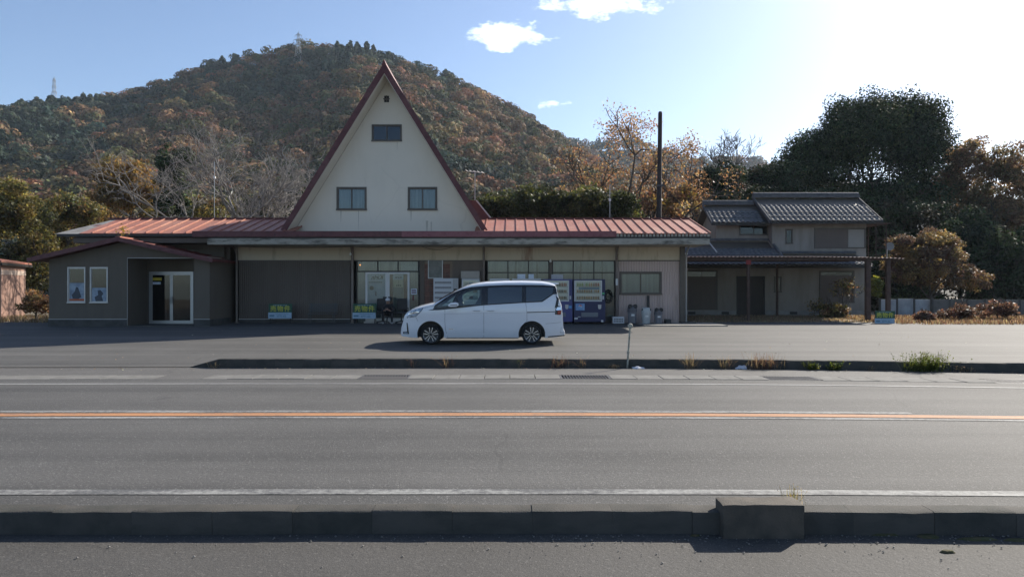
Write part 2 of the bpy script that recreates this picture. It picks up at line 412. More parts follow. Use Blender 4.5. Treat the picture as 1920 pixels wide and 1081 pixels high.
# ------------------------------------------------------------------ numpy mesh helper and foliage
def npmesh(name, V, Q, cols=None):
    me = bpy.data.meshes.new(name); V = np.asarray(V, np.float32); Q = np.asarray(Q, np.int32); k = Q.shape[1]
    me.vertices.add(len(V)); me.vertices.foreach_set('co', V.ravel())
    me.loops.add(Q.size); me.loops.foreach_set('vertex_index', Q.ravel())
    me.polygons.add(len(Q)); me.polygons.foreach_set('loop_start', np.arange(0, Q.size, k, dtype=np.int32))
    me.update(calc_edges=True)
    if cols is not None:
        at_ = me.attributes.new('Col', 'FLOAT_COLOR', 'POINT'); c = np.ones((len(V), 4), np.float32); c[:, :3] = cols; at_.data.foreach_set('color', c.ravel())
    return me
def unit(a): return a/np.maximum(np.linalg.norm(a, axis=1, keepdims=True), 1e-9)
def leaf_geo(C, size, rg, out=None, flat=.35, aspect=.62):
    """leaf-shaped quads (rhombs) at C; out: preferred normals"""
    n = len(C); N = rg.normal(size=(n, 3))
    if out is not None: N = N*flat+out
    N = unit(N); A = unit(np.cross(N, rg.normal(size=(n, 3)))); B = np.cross(N, A)
    s = (size*rg.uniform(.6, 1.35, n))[:, None] if np.isscalar(size) else (size*rg.uniform(.7, 1.3, n))[:, None]
    V = np.empty((n, 4, 3), np.float32)
    V[:, 0] = C-A*s; V[:, 1] = C+B*s*aspect-N*s*.15; V[:, 2] = C+A*s; V[:, 3] = C-B*s*aspect-N*s*.15
    return V.reshape(-1, 3), np.arange(n*4, dtype=np.int32).reshape(-1, 4)
def palette(rg, n, cols, w=None):
    c = np.array(cols); i = rg.choice(len(c), n, p=w); return c[i]
def leaf_cols(rg, base, n_per, jit=.28):
    c = np.repeat(base, n_per, axis=0) if n_per > 1 else base
    return np.clip(c*np.exp(rg.normal(0, jit, (len(c), 1)))*np.exp(rg.normal(0, .08, (len(c), 3))), .004, .6)
def clump_crown(name, blobs, n_clump, leaves, size, cols, w, rg, mat, parent, clump_r=(.35, .8), shell=.55, org=None, jit=.28, low=0.0):
    """blobs: (cx,cy,cz,rx,ry,rz); clumps sit in and on the blobs, leaves sit round each clump"""
    vol = np.array([b[3]*b[4]+b[3]*b[5] for b in blobs]); bi = rg.choice(len(blobs), n_clump, p=vol/vol.sum())
    B = np.array(blobs)[bi]; d = unit(rg.normal(size=(n_clump, 3))); d[:, 2] = np.where(d[:, 2] < -.5, -d[:, 2]*.6, d[:, 2])
    r = rg.uniform(shell, 1.0, (n_clump, 1))
    cc = B[:, :3]+d*B[:, 3:]*r
    cr = rg.uniform(*clump_r, n_clump)
    base = palette(rg, n_clump, cols, w)*np.exp(rg.normal(0, .18, (n_clump, 1)))
    per = np.maximum(4, (leaves*(cr/np.mean(clump_r))**2).astype(int))
    idx = np.repeat(np.arange(n_clump), per); n = len(idx)
    dd = unit(rg.normal(size=(n, 3))); rr = rg.uniform(.25, 1, (n, 1))**.6
    C = cc[idx]+dd*rr*(cr[idx][:, None])*np.array([1, 1, .75]); out = unit(dd+np.array([0, 0, .5]))
    V, Q = leaf_geo(C, size, rg, out, .8)
    col = leaf_cols(rg, base[idx], 1, jit)
    org = Vector(org) if org is not None else ORG[parent.name]
    me = npmesh(name, V-np.array(org, dtype=np.float32), Q, np.repeat(col, 4, axis=0))
    return link(name, me, parent, mat, org)
def grow(rg, p, d, L, r, lv, maxlv, segs, tips, bendy=.25, up=.12, kids=(2, 4), ratio=.72, spread=.75):
    n = 3; pts = [p]; dd = d
    for i in range(n):
        dd = dd+Vector(rg.normal(0, bendy, 3)); dd.z += up; dd.normalize(); q = pts[-1]+dd*(L/n)
        segs.append((pts[-1], q, r*(1-.3*i/n), r*(1-.3*(i+1)/n), lv)); pts.append(q)
        if lv < maxlv and i > 0 and rg.random() < .65:
            side = Vector(rg.normal(0, 1, 3)); side = (side-dd*side.dot(dd)).normalized()
            grow(rg, q, (dd*(1-spread*.6)+side*spread).normalized(), L*ratio*rg.uniform(.55, .95), r*.5, lv+1, maxlv, segs, tips, bendy, up, kids, ratio, spread)
    if lv >= maxlv: tips.append((pts[-1], dd)); tips.append((pts[-2], dd)); return
    for k in range(rg.integers(kids[0], kids[1])):
        side = Vector(rg.normal(0, 1, 3)); side = (side-dd*side.dot(dd)).normalized()
        grow(rg, pts[-1], (dd*(1-spread*.4)+side*spread*rg.uniform(.5, 1)).normalized(), L*ratio*rg.uniform(.7, 1.1), r*.62, lv+1, maxlv, segs, tips, bendy, up, kids, ratio, spread)
def seg_mesh(name, segs, mat, parent, rmin=.012):
    P0 = np.array([tuple(s[0]) for s in segs]); P1 = np.array([tuple(s[1]) for s in segs]); R0 = np.maximum([s[2] for s in segs], rmin); R1 = np.maximum([s[3] for s in segs], rmin)
    T = unit(P1-P0); U = unit(np.cross(T, np.array([.31, .17, .93]))); W = np.cross(T, U); V = []; k = 5
    for j in range(k):
        a = 2*math.pi*j/k; e = U*math.cos(a)+W*math.sin(a); V.append(P0+e*R0[:, None])
    for j in range(k):
        a = 2*math.pi*j/k; e = U*math.cos(a)+W*math.sin(a); V.append(P1+e*R1[:, None])
    V = np.stack(V, 1).reshape(-1, 3); n = len(segs); b = (np.arange(n)*2*k)[:, None]
    Q = np.concatenate([np.concatenate([b+j, b+(j+1) % k, b+(j+1) % k+k, b+j+k], 1) for j in range(k)])
    org = ORG[parent.name]; me = npmesh(name, V-np.array(org), Q); return link(name, me, parent, mat, org, 180)

m_leaf = leafmat('leaves', .5); m_leaf_dark = leafmat('evergreen_leaves', .12, .10, .75); m_leaf_far = leafmat('far_leaves', .18, .1, .8)
m_bark = plain('bark', (.07, .058, .048), .95, .35, 12, bump=.7, bscale=40)
m_bark_pale = plain('bark_pale', (.21, .195, .18), .95, .35, 9, bump=.7, bscale=40)

# ------------------------------------------------------------------ hills
RX = [0, 60, 130, 200, 260, 350, 420, 500, 560, 610, 650, 700, 740, 800, 860, 900, 950, 1000, 1050, 1100, 1160, 1240, 1400, 1900]
RY = [222, 216, 214, 200, 178, 150, 126, 106, 95, 90, 96, 106, 122, 142, 164, 183, 212, 240, 268, 300, 340, 390, 430, 470]
YR = 400.0
RXw = [(a-CX)*YR/F for a in RX]; RHw = [EYE+(CY-b)*YR/F-3.2 for b in RY]
RXw = [-900, -600]+RXw; RHw = [60, 80]+RHw
def hill_z(X, Y):
    """X, Y arrays"""
    h = np.interp(X, RXw, RHw); t = np.clip((Y-125)/(YR-125), 0, 1); s = t*(.62+.38*t)
    sp = 1+.16*np.sin(X*.028+1.0+Y*.004)*np.sin(math.pi*np.clip(t, 0, 1))+.07*np.sin(X*.075+Y*.02)*np.sin(math.pi*t)
    z = h*s*sp
    b = np.clip((Y-YR)/300, 0, 1)
    return np.where(Y > YR, h*(1-b*.9), z)-1.5*(t <= 0)
gx_ = np.linspace(-620, 330, 120); gy_ = np.concatenate([np.linspace(118, 400, 50), np.linspace(420, 720, 10)])
XX, YY = np.meshgrid(gx_, gy_); ZZ = hill_z(XX, YY); V = np.stack([XX, YY, ZZ], -1).reshape(-1, 3); nxx = len(gx_)
Q = np.array([[j*nxx+i, j*nxx+i+1, (j+1)*nxx+i+1, (j+1)*nxx+i] for j in range(len(gy_)-1) for i in range(nxx-1)])
m_floor = plain('forest_floor', (.045, .04, .028), .95, .4, .05)
tag(link('hill', npmesh('hill', V, Q), None, m_floor, (0, 0, 0), 180), kind='structure')
# a further ridge to the right
R2X = [880, 1000, 1060, 1110, 1180, 1260, 1340, 1430, 1500, 1600, 1800, 2100]; R2Y = [250, 250, 258, 272, 268, 285, 300, 308, 318, 330, 350, 380]; Y2 = 760.0
R2Xw = [(a-CX)*Y2/F for a in R2X]; R2Hw = [EYE+(CY-b)*Y2/F-7 for b in R2Y]
def hill2_z(X, Y):
    h = np.interp(X, R2Xw, R2Hw); t = np.clip((Y-480)/(Y2-480), 0, 1); return h*t*(.7+.3*t)*(1+.1*np.sin(X*.03)*np.sin(math.pi*t))-2*(t <= 0)-np.clip((Y-Y2)/250, 0, 1)*h*.8
gx2 = np.linspace(-60, 700, 70); gy2 = np.concatenate([np.linspace(470, 760, 24), [840, 1000]])
XX, YY = np.meshgrid(gx2, gy2); V = np.stack([XX, YY, hill2_z(XX, YY)], -1).reshape(-1, 3); nxx = len(gx2)
Q = np.array([[j*nxx+i, j*nxx+i+1, (j+1)*nxx+i+1, (j+1)*nxx+i] for j in range(len(gy2)-1) for i in range(nxx-1)])
tag(link('hill', npmesh('hill', V, Q), None, m_floor, (0, 0, 0), 180), kind='structure')

# forest: thousands of crowns that read as one mass
BROWN = [(.17, .10, .056), (.19, .12, .066), (.15, .085, .048), (.12, .076, .046), (.17, .105, .056), (.10, .074, .042), (.13, .10, .05), (.09, .078, .042), (.165, .08, .05), (.08, .058, .042)]
GREEN = [(.026, .046, .036), (.04, .054, .038), (.028, .04, .034), (.046, .056, .038)]
OLIVE = [(.065, .066, .03), (.08, .078, .034), (.055, .06, .03)]
def forest(name, zfun, pts, rg, conf, scale=1.0, quads=118, gthr=.26):
    n = len(pts); Z = zfun(pts[:, 0], pts[:, 1]); Vs = []; Cs = []
    for i in range(n):
        x, y = pts[i]; z = Z[i]
        pn = 1.1*mnoise.noise(Vector((x*.013, y*.017, 1.7)))+.6*mnoise.noise(Vector((x*.04, y*.045, 9)))+np.clip(-(x+110)*.0017, -.22, .25)+(.16 if y > 340 and x < -80 else 0)
        is_con = pn+rg.normal(0, .12) > conf
        if is_con:
            h = rg.uniform(8, 11)*scale; r = rg.uniform(2.2, 3.2)*scale; m = quads
            t = rg.uniform(0.05, 1, m)**.8; a = rg.uniform(0, 2*math.pi, m); rr = r*np.sqrt(np.maximum(.02, 1.04-t))*rg.uniform(.65, 1.1, m)
            C = np.stack([x+rr*np.cos(a), y+rr*np.sin(a), z+1+t*h], 1); out = np.stack([np.cos(a), np.sin(a), np.full(m, .55)], 1)
            base = np.array(GREEN[rg.integers(len(GREEN))]); sz = .95*scale
        else:
            r = rg.uniform(2.2, 6.0)*scale; h = r*rg.uniform(.75, 1.05); m = int(quads*(r/3.6)**1.5)
            k = 7; sub = unit(rg.normal(size=(k, 3))); sub[:, 2] = abs(sub[:, 2])*.9; sc = sub*np.array([r*.6, r*.6, h*.6]); si = rg.integers(k, size=m)
            d = unit(rg.normal(size=(m, 3))+np.array([0, -.15, .45])); C = np.array([x, y, z+h*.7+1.5])+sc[si]+d*np.array([r*.5, r*.5, h*.45]); out = unit(d+.3*sub[si])
            cl = GREEN if pn+rg.normal(0, .1) > gthr else OLIVE if rg.random() < .28 else BROWN
            base = np.array(cl[rg.integers(len(cl))]); sz = .58*scale*(r/scale/4)**.5
        base = base*math.exp(rg.normal(.08, .26))
        v, q = leaf_geo(C, sz, rg, unit(out), .32, .75)
        Vs.append(v); Cs.append(np.repeat(leaf_cols(rg, np.tile(base, (m, 1)), 1, .22), 4, axis=0))
    V = np.concatenate(Vs); me = npmesh(name, V, np.arange(len(V), dtype=np.int32).reshape(-1, 4), np.concatenate(Cs))
    return link(name, me, None, m_leaf_far, (0, 0, 0))
rg = np.random.default_rng(3)
pts = []
for y in np.arange(128, 408, 4.3):
    sp = 4.9; x0, x1 = -.80*y-10, .42*y+10
    for x in np.arange(x0, x1, sp):
        px, py = x+rg.uniform(-2.2, 2.2), y+rg.uniform(-2, 2)
        if px > 0 and float(hill_z(np.array([px]), np.array([py]))[0]) < 4 and y > 200: continue
        pts.append((px, py))
fo = forest('forest', hill_z, np.array(pts), rg, .66)
tag(fo, 'autumn forest of brown and dark green trees covering the hill', 'forest', kind='stuff')
pts = [(x+rg.uniform(-4, 4), y+rg.uniform(-4, 4)) for y in np.arange(600, 775, 12.0) for x in np.arange(-40, 330, 9.0)]
tag(forest('forest', hill2_z, np.array(pts), rg, .5, 1.9, 44), 'distant hazy forest on the lower ridge behind the orange-leaved trees', 'forest', kind='stuff')
# ------------------------------------------------------------------ building materials
def redroof(name, c=(.33, .118, .08), c2=(.17, .06, .045), c3=(.385, .19, .132)):
    t = NT(name); a = t.ramp(t.noise(1.3, 6, .65, (1, .5, .5)), .36, .68); b = t.ramp(t.noise(7, 5, .7), .5, .75)
    col = t.mix(a, c, c3); col = t.mix(b, col, c2); return t.done(col, .6, 0, .4, t.bump(t.noise(25, 4), .15, .01))
m_roof = redroof('red_sheet')
m_roof_dk = redroof('red_sheet_dark', (.12, .028, .028), (.06, .018, .018), (.16, .06, .05))
m_fascia = redroof('red_fascia', (.095, .026, .028), (.045, .017, .018), (.14, .055, .055))
m_fascia_new = redroof('red_fascia_pale', (.20, .07, .08), (.12, .035, .04), (.24, .10, .10))
m_greysheet = plain('grey_sheet', (.26, .25, .23), .6, .2, 2, c2=(.17, .15, .13))
m_conc = plain('eave_concrete', (.33, .305, .255), .85, .2, 2, bump=.3, bscale=30, c2=(.10, .092, .075), streak=(.8, 1, 3), patch=(.48, .66))
m_soffit = plain('soffit_board', (.42, .39, .33), .85, .2, 1.5, c2=(.27, .245, .20))
def rustband(name):
    t = NT(name); c = t.mix(t.noise(1.2, 4), (.50, .425, .31), (.56, .485, .365))
    r = t.ramp(t.noise(.55, 6, .6, (1.4, 1, .25)), .575, .69); c = t.mix(r, c, (.16, .055, .03))
    d = t.ramp(t.noise(3, 5, .7, (1, 1, .2)), .55, .8); c = t.mix(t.math('MULTIPLY', d, .55), c, (.2, .16, .11)); return t.done(c, .75, 0, .35)
m_band = rustband('beige_band')
m_siding = plain('grey_brown_siding', (.118, .095, .076), .7, .12, 1.2, c2=(.095, .078, .063), streak=(2, 1, .2))
def pinkmat():
    t = NT('pink_siding'); c = t.mix(t.noise(.9, 4), (.49, .37, .32), (.45, .36, .32)); d = t.ramp(t.noise(2.4, 6, .65, (1.5, 1, .22)), .52, .78)
    c = t.mix(t.math('MULTIPLY', d, .7), c, (.24, .19, .16)); return t.done(c, .75, 0, .35)
m_pink = pinkmat()
def stucco():
    t = NT('cream_stucco'); c = t.mix(t.noise(.6, 5, .6), (.66, .605, .50), (.72, .67, .57))
    d = t.ramp(t.noise(1.1, 6, .7, (1.3, 1, .35)), .50, .80); c = t.mix(t.math('MULTIPLY', d, .12), c, (.26, .23, .18))
    cr = t.n('TexVoronoi', _feature='DISTANCE_TO_EDGE', Vector=t.mix(.3, t.pos, t.n('TexNoise', Vector=t.pos, Scale=.9, Detail=4.0).outputs[1]), Scale=.42).outputs['Distance']
    k = t.math('MULTIPLY', t.math('LESS_THAN', cr, .004), t.math('GREATER_THAN', t.noise(.35, 2), .5)); c = t.mix(t.math('MULTIPLY', k, .12), c, (.3, .27, .22))
    return t.done(c, .9, 0, .25, t.bump(t.noise(70, 3), .5, .01))
m_stucco = stucco()
m_annex = plain('grey_annex_render', (.125, .105, .082), .85, .12, 1.2, bump=.3, bscale=60, c2=(.105, .089, .07), streak=(1.5, 1, .3))
m_found = plain('foundation_concrete', (.075, .073, .068), .9, .2, 3, c2=(.045, .045, .04))
m_trim_w = plain('pale_trim', (.5, .49, .46), .6, .15, 5)
m_steel = plain('post_steel', (.20, .165, .14), .6, .3, 6, c2=(.13, .06, .035), streak=(1, 1, .3), patch=(.55, .7))
m_dkframe = plain('dark_frame', (.025, .022, .02), .5, .3, 8)
m_alu = plain('aluminium_frame', (.42, .42, .41), .4, .1, 6, metal=.6)
m_whitefr = plain('white_door_frame', (.62, .62, .60), .45, .08, 4)
m_brownfr = plain('brown_sash', (.10, .085, .07), .5, .2, 8)
m_pane = panemat('window_glass', (.72, .78, .78))
m_pane_dk = panemat('dark_window_glass', (.30, .34, .36), 1.1)
m_curtain = plain('curtain_cloth', (.43, .425, .41), .9, .18, 1.0, c2=(.31, .305, .295), streak=(9, 1, .2))
m_board = plain('inner_board', (.36, .35, .32), .85, .18, 1.6, c2=(.25, .235, .21), streak=(3, 1, .3))
m_inside = plain('dim_interior', (.10, .095, .09), .9, .3, 1)
m_paper = plain('poster_paper', (.62, .68, .76), .8, .1, 3, c2=(.42, .50, .60))
m_paper_y = plain('poster_cream', (.62, .58, .42), .8, .12, 4)
m_redcur = plain('maroon_curtain', (.13, .035, .04), .9, .3, 3)
m_tile = plain('brick_tile', (.17, .075, .05), .55, .3, 7, c2=(.09, .045, .035))
m_grout = plain('tile_grout', (.20, .15, .11), .9, .15)
m_ink = plain('print_ink', (.03, .03, .035), .7, .1)
m_kawara = plain('kawara_tile', (.10, .10, .104), .8, .3, 5, spec=.15, c2=(.14, .14, .142))
m_hwall = plain('house_render', (.30, .27, .235), .9, .12, 1.4, bump=.3, bscale=50, c2=(.23, .205, .175), streak=(1.4, 1, .3))
m_shut = plain('shutter_brown', (.13, .102, .085), .6, .15, 3)
m_shut_l = plain('shutter_pale', (.30, .28, .25), .6, .1, 3)
m_door_dk = plain('dark_door', (.03, .022, .018), .5, .3, 3)
m_carport = plain('carport_sheet', (.07, .05, .045), .6, .3, 5, c2=(.14, .06, .05))
m_rust = plain('rust_post', (.085, .05, .038), .75, .35, 8, c2=(.05, .03, .025))
m_blackpl = plain('black_plastic', (.018, .018, .02), .45, .2, 10)
m_bulb = plain('lamp_globe', (.7, .7, .66), .3, .05)

TXT = {}
def text_mesh(body, size, bold=0.0):
    key = (body, size, bold)
    if key not in TXT:
        cu = bpy.data.curves.new('lettering', 'FONT'); cu.body = body; cu.size = size; cu.align_x = 'CENTER'; cu.align_y = 'CENTER'; cu.offset = bold; cu.resolution_u = 2
        o = bpy.data.objects.new('lettering', cu); COL.objects.link(o); dg = bpy.context.evaluated_depsgraph_get(); dg.update()
        me = bpy.data.meshes.new_from_object(o.evaluated_get(dg)); bpy.data.objects.remove(o); bpy.data.curves.remove(cu)
        co = np.empty(len(me.vertices)*3, np.float32); me.vertices.foreach_get('co', co); TXT[key] = (co.reshape(-1, 3), [tuple(p.vertices) for p in me.polygons])
    return TXT[key]
def put_text(mb, body, size, x, y, z, bold=0.0, flip=False, m=0, shear=0.0):
    co, fs = text_mesh(body, size, bold)
    mb.add([(x+(-a if flip else a)+shear*b, y, z+b) for a, b, _ in co], fs, m); return mb

def window(parent, x0, x1, z0, z1, y, fm=m_brownfr, n=2, pane=m_pane, back=m_curtain, fw=.05, name='window', pleat=True, backd=.12):
    """window > frame, pane(s), curtain; y = wall face, the frame sits 2 cm proud of it"""
    mb = MB(); a, b = y-.025, y+.07
    mb.box(x0-.01, x1+.01, a, b, z1-fw, z1+.012).box(x0-.025, x1+.025, a-.03, b, z0-.02, z0+fw*.8).box(x0-.01, x0+fw, a+.002, b, z0+fw*.8, z1-fw).box(x1-fw, x1+.01, a+.002, b, z0+fw*.8, z1-fw)
    w = mb.build(name, fm, parent)
    ix0, ix1, iz0, iz1 = x0+fw, x1-fw, z0+fw*.8, z1-fw; st = (ix1-ix0)/n
    for i in range(n):
        p0, p1 = ix0+st*i, ix0+st*(i+1); yy = y+.02+(.022 if i % 2 else 0)
        mb = MB(); e = .025; mb.box(p0, p0+e, yy-.012, yy+.012, iz0, iz1).box(p1-e, p1, yy-.012, yy+.012, iz0, iz1).box(p0+e, p1-e, yy-.012, yy+.012, iz0, iz0+e).box(p0+e, p1-e, yy-.012, yy+.012, iz1-e, iz1)
        mb.build('sash', fm, w)
        mb = MB(); mb.box(p0+e, p1-e, yy-.003, yy+.003, iz0+e, iz1-e); mb.build('pane', pane, w)
    if back is not None:
        mb = MB(); yb = y+backd; k = max(6, int((x1-x0)/.05)) if pleat else 1
        for i in range(k+1):
            xx = ix0-.03+(ix1-ix0+.06)*i/k; d = .018*math.sin(i*1.9)+.01*math.sin(i*.7) if pleat else 0
            mb.v += [(xx, yb+d, iz0-.05), (xx, yb+d, iz1+.05)]
        for i in range(k): mb.f.append((2*i, 2*i+2, 2*i+3, 2*i+1)); mb.mi.append(0)
        mb.build('curtain' if pleat else 'back_board', back, w, 180 if pleat else None)
    return w

# ------------------------------------------------------------------ the roadside hall
YW, YE = 29.5, 27.7; GZ = .215
hall = thing('roadside_hall', (-2.2, 29.5, GZ), 'long low roadside hall with red sheet roof and tall cream triangular gable', 'building')
# shell behind the front
mb = MB(); mb.box(-12.15, -12.0, 29.52, 36, GZ-.1, 3.62).box(7.18, 7.33, 29.52, 36, GZ-.1, 3.62).box(-12.0, 7.18, 35.85, 36, GZ-.1, 3.62); mb.build('outer_wall', m_siding, hall)
mb = MB(); mb.box(-12.0, 7.18, 29.7, 35.85, GZ-.05, GZ+.03); mb.build('inner_floor', m_inside, hall)
mb = MB(); mb.box(-12.0, 7.18, 32.6, 32.7, GZ+.04, 3.44); mb.build('inner_wall', m_inside, hall)
# eave: concrete edge band, soffit, dark gap strip
x0, x1, z0, z1 = span(388, 1331, 446, 458, YE)
mb = MB(); mb.box(x0, x1, YE, YE+.16, z0, z1); mb.build('eave_band', m_conc, hall, bevel=.03)
mb = MB(); mb.box(x0+.02, x1-.02, YE+.163, 29.75, z0+.02, z0+.12); mb.build('soffit', m_soffit, hall)
mb = MB(); mb.box(x0+.05, x1-.05, YE+.03, YE+.14, z1+.003, z1+.10); mb.build('eave_gap_shade', m_dkframe, hall)  # dark strip, the shade of the gap above the band put into its colour
# beige band in four lengths between the posts
for a, b in ((447, 660), (664, 906), (909, 1155), (1158, 1279)):
    X0, X1, Z0, Z1 = span(a, b, 462, 487, YW); mb = MB(); mb.box(X0, X1-.01, YW-.03, YW+.14, Z0, z0+.015); mb.build('band_panel', m_band, hall, bevel=.006)
    mb = MB(); mb.box(X0, X1-.01, YW-.045, YW+.1, Z0-.045, Z0-.002); mb.build('band_rail', m_brownfr, hall)
ZB = span(0, 1, 487, 488, YW)[3]
# posts with small lamp globes
for px, r in ((444.5, .045), (661, .055), (907, .05), (1156, .055)):
    X = (px-CX)*29.35/F; mb = MB(); mb.tube([(X, 29.32, GZ-.02), (X, 29.32, z0+.03)], r, 10)
    mb.box(X-.09, X+.09, 29.23, 29.41, GZ-.02, GZ+.03); mb.tube([(X, 29.32, z0-.35), (X+.02, 28.9, z0+.01)], .02, 6); mb.build('post', m_steel, hall, 40)
X0, X1, _, _ = span(1274, 1283, 0, 1, YW); mb = MB(); mb.box(X0, X1, YW-.14, YW+.02, GZ-.02, z0+.02); mb.build('corner_post', m_brownfr, hall, bevel=.01)
X = (1286-CX)*29.3/F; mb = MB(); mb.tube([(X, 29.25, GZ), (X, 29.25, 2.9), (X-.02, 29.1, 3.2), (X-.1, 28.3, z0+.0)], .035, 8); mb.build('downpipe', plain('dull_pipe', (.27, .26, .24), .6, .2, 5), hall, 50)
mb = MB(); mb.box(X-.25, X+.35, 29.0, 29.5, GZ-.05, GZ+.07); mb.build('drain_block', m_found, hall, bevel=.02)
for px, py, D in ((657, 476, 29.2), (1032, 489, 29.36), (1287, 475, 29.2)):
    c = at(px, py, D); mb = MB(); mb.lathe([(.001, -.055), (.035, -.045), (.055, 0), (.035, .045), (.02, .055), (.02, .09), (.001, .09)], c, 10); mb.build('lamp_globe', m_bulb, hall, 60)
for a, b, sag in ((440, 660, .06), (664, 720, .05), (790, 850, .14), (905, 1035, .05)):
    p, q = at(a, 461, 29.3), at(b, 461.5, 29.3); mb = MB(); mb.tube([p.lerp(q, i/12)+Vector((0, -.02, -sag*4*(i/12)*(1-i/12))) for i in range(13)], .009, 5); mb.build('eave_wire', m_blackpl, hall, 180)
# --- blank sided bay on the left
X0, X1, Z0, Z1 = span(448, 657, 487, 597, YW)
mb = MB(); mb.corr(X0, X1, Z0, ZB-.03, YW, .09, .012); mb.build('siding', m_siding, hall)
mb = MB(); mb.box(X0, X1, YW+.01, YW+.12, GZ-.02, ZB); mb.build('siding_backing', m_siding, hall)
mb = MB(); mb.box(X0, X1, YW-.04, YW+.008, GZ-.03, Z0-.02); mb.build('plinth', m_found, hall)
mb = MB(); mb.box(X0, X1, YW-.05, YW+.006, Z0-.018, Z0+.004); mb.build('plinth_flashing', m_trim_w, hall)
# --- glazed entrance
X0, X1, Z0, Z1 = span(668, 786, 487, 602, YW); ZD = span(0, 1, 509, 510, YW)[3]
ent = None
mb = MB(); e = .045
mb.box(X0, X1, YW-.03, YW+.05, ZB-.06, ZB-.005).box(X0, X0+e, YW-.03, YW+.05, GZ, ZB-.06).box(X1-e, X1, YW-.03, YW+.05, GZ, ZB-.06).box(X0+e, X1-e, YW-.03, YW+.05, ZD-.01, ZD+.045)
xs_ = [(a-CX)*YW/F for a in (708.5, 746.5)]
for xx in xs_: mb.box(xx-.022, xx+.022, YW-.028, YW+.05, ZD+.045, ZB-.06)
dx0, dx1 = [(a-CX)*YW/F for a in (685.5, 768)]
ent = mb.build('entrance_frame', m_dkframe, hall)
edges = [X0+e]+xs_+[X1-e]
for i in range(3):
    mb = MB(); mb.box(edges[i]+.022, edges[i+1]-.022, YW+.005, YW+.011, ZD+.045, ZB-.06); mb.build('transom_pane', m_pane, ent)
    mb = MB(); mb.box(edges[i]+.0, edges[i+1]-.0+(.0 if i < 2 else 0), YW+.5+.1*i, YW+.52+.1*i, ZD-.1, ZB-.0); mb.build('transom_blind', m_paper if i == 2 else m_board, ent)
for a, b in ((X0+e, dx0), (dx1, X1-e)):
    mb = MB(); mb.box(a+.005, b-.005, YW+.005, YW+.011, GZ+.03, ZD-.01); mb.build('side_pane', m_pane, ent)
    mb = MB(); mb.box(a+.005, b-.005, YW+.10, YW+.11, GZ+.03, ZD-.02); mb.build('side_blind', m_curtain, ent)
mb = MB(); mb.box(dx0-.03, dx1+.03, YW-.22, YW+.05, GZ-.02, GZ+.08); mb.build('door_step', m_trim_w, ent)
zb = GZ+.085; mid = (dx0+dx1)/2
for k, (a, b) in enumerate(((dx0, mid-.003), (mid+.003, dx1))):
    mb = MB(); w = .085; yy = YW-.035
    mb.box(a, a+w, yy, yy+.045, zb, ZD-.015).box(b-w, b, yy, yy+.045, zb, ZD-.015).box(a+w, b-w, yy, yy+.045, zb, zb+.13).box(a+w, b-w, yy, yy+.045, ZD-.09, ZD-.015)
    d = mb.build('door', m_whitefr, hall)
    mb = MB(); mb.box(a+w, b-w, yy+.02, yy+.026, zb+.13, ZD-.09); mb.build('door_pane', m_pane, d)
    # push plate beside the meeting stiles
    px = b-w-.10 if k == 0 else a+w-.06; mb = MB(); mb.box(px, px+.16, yy-.02, yy-.003, 1.16, 1.34); mb.build('push_plate', m_blackpl, d)
    mb = MB(); mb.box(a+w, b-w, yy+.05, yy+.056, (zb+.13 if k == 0 else zb+.13), ZD-.1); mb.build('curtain', m_paper if k == 0 else m_board, d)
    mb = MB()
    if k == 0:
        put_text(mb, 'Kirin', .25, (a+b)/2+.03, yy+.047, ZD-.24, .006, True, 0, .25)
        for q in range(8): mb.box(a+w+.05+q*.072, a+w+.10+q*.072, yy+.046, yy+.047, ZD-.46, ZD-.42)
        mb.lathe([(.001, 0), (.09, 0), (.09, .001), (.001, .001)], (a+w+.17, yy+.046, ZD-.68), 14, axis='y').box(a+w+.33, a+w+.37, yy+.046, yy+.047, ZD-1.02, ZD-.82)
        mb.build('reversed_print', m_ink, d)
    else:
        put_text(mb, 'Kirin', .15, (a+b)/2-.02, yy+.035, ZD-.235, .004, True); mb.box((a+b)/2-.005, (a+b)/2+.005, yy+.034, yy+.035, ZD-.52, ZD-.34)
        for q in range(3): mb.box((a+b)/2-.1+q*.075, (a+b)/2-.05+q*.075, yy+.034, yy+.035, ZD-.60, ZD-.55)
        mb.build('reversed_print', m_ink, d)
        mb = MB(); mb.box((a+b)/2-.22, (a+b)/2+.18, yy+.037, yy+.04, ZD-.66, ZD-.33); mb.build('cream_poster', m_paper_y, d)
        mb = MB(); mb.box((a+b)/2-.24, (a+b)/2+.20, yy+.037, yy+.04, ZD-.33, ZD-.12); mb.build('white_poster', m_paper, d)
        for u0, u1 in ((a+w, a+w+.13), (b-w-.16, b-w)):
            mb = MB(); mb.box(u0, u1, yy+.042, yy+.047, zb+.13, ZD-.1); mb.build('maroon_drape', m_redcur, d)
mb = MB(); xx = dx1+.06; mb.box(xx, xx+.25, YW-.004, YW+.003, 1.44, 1.68); mb.build('notice', m_paper, ent)
mb = MB()
for q in range(2): mb.box(xx+.03, xx+.22, YW-.006, YW-.0045, 1.49+q*.09, 1.54+q*.09)
mb.box(xx+.06, xx+.13, YW-.004, YW+.002, 1.18, 1.40); mb.build('notice_print', m_redcur, ent)
c = at(673.5, 496, YW+.03); mb = MB(); mb.lathe([(.001, -.03), (.022, -.02), (.03, 0), (.022, .02), (.001, .03)], c+Vector((.03, .04, 0)), 8); mb.build('orange_reflection', emitmat('reflection_glow', (1.0, .33, .08), 1.6), ent)  # added glowing bead imitating an orange reflection in the glass, not a lamp
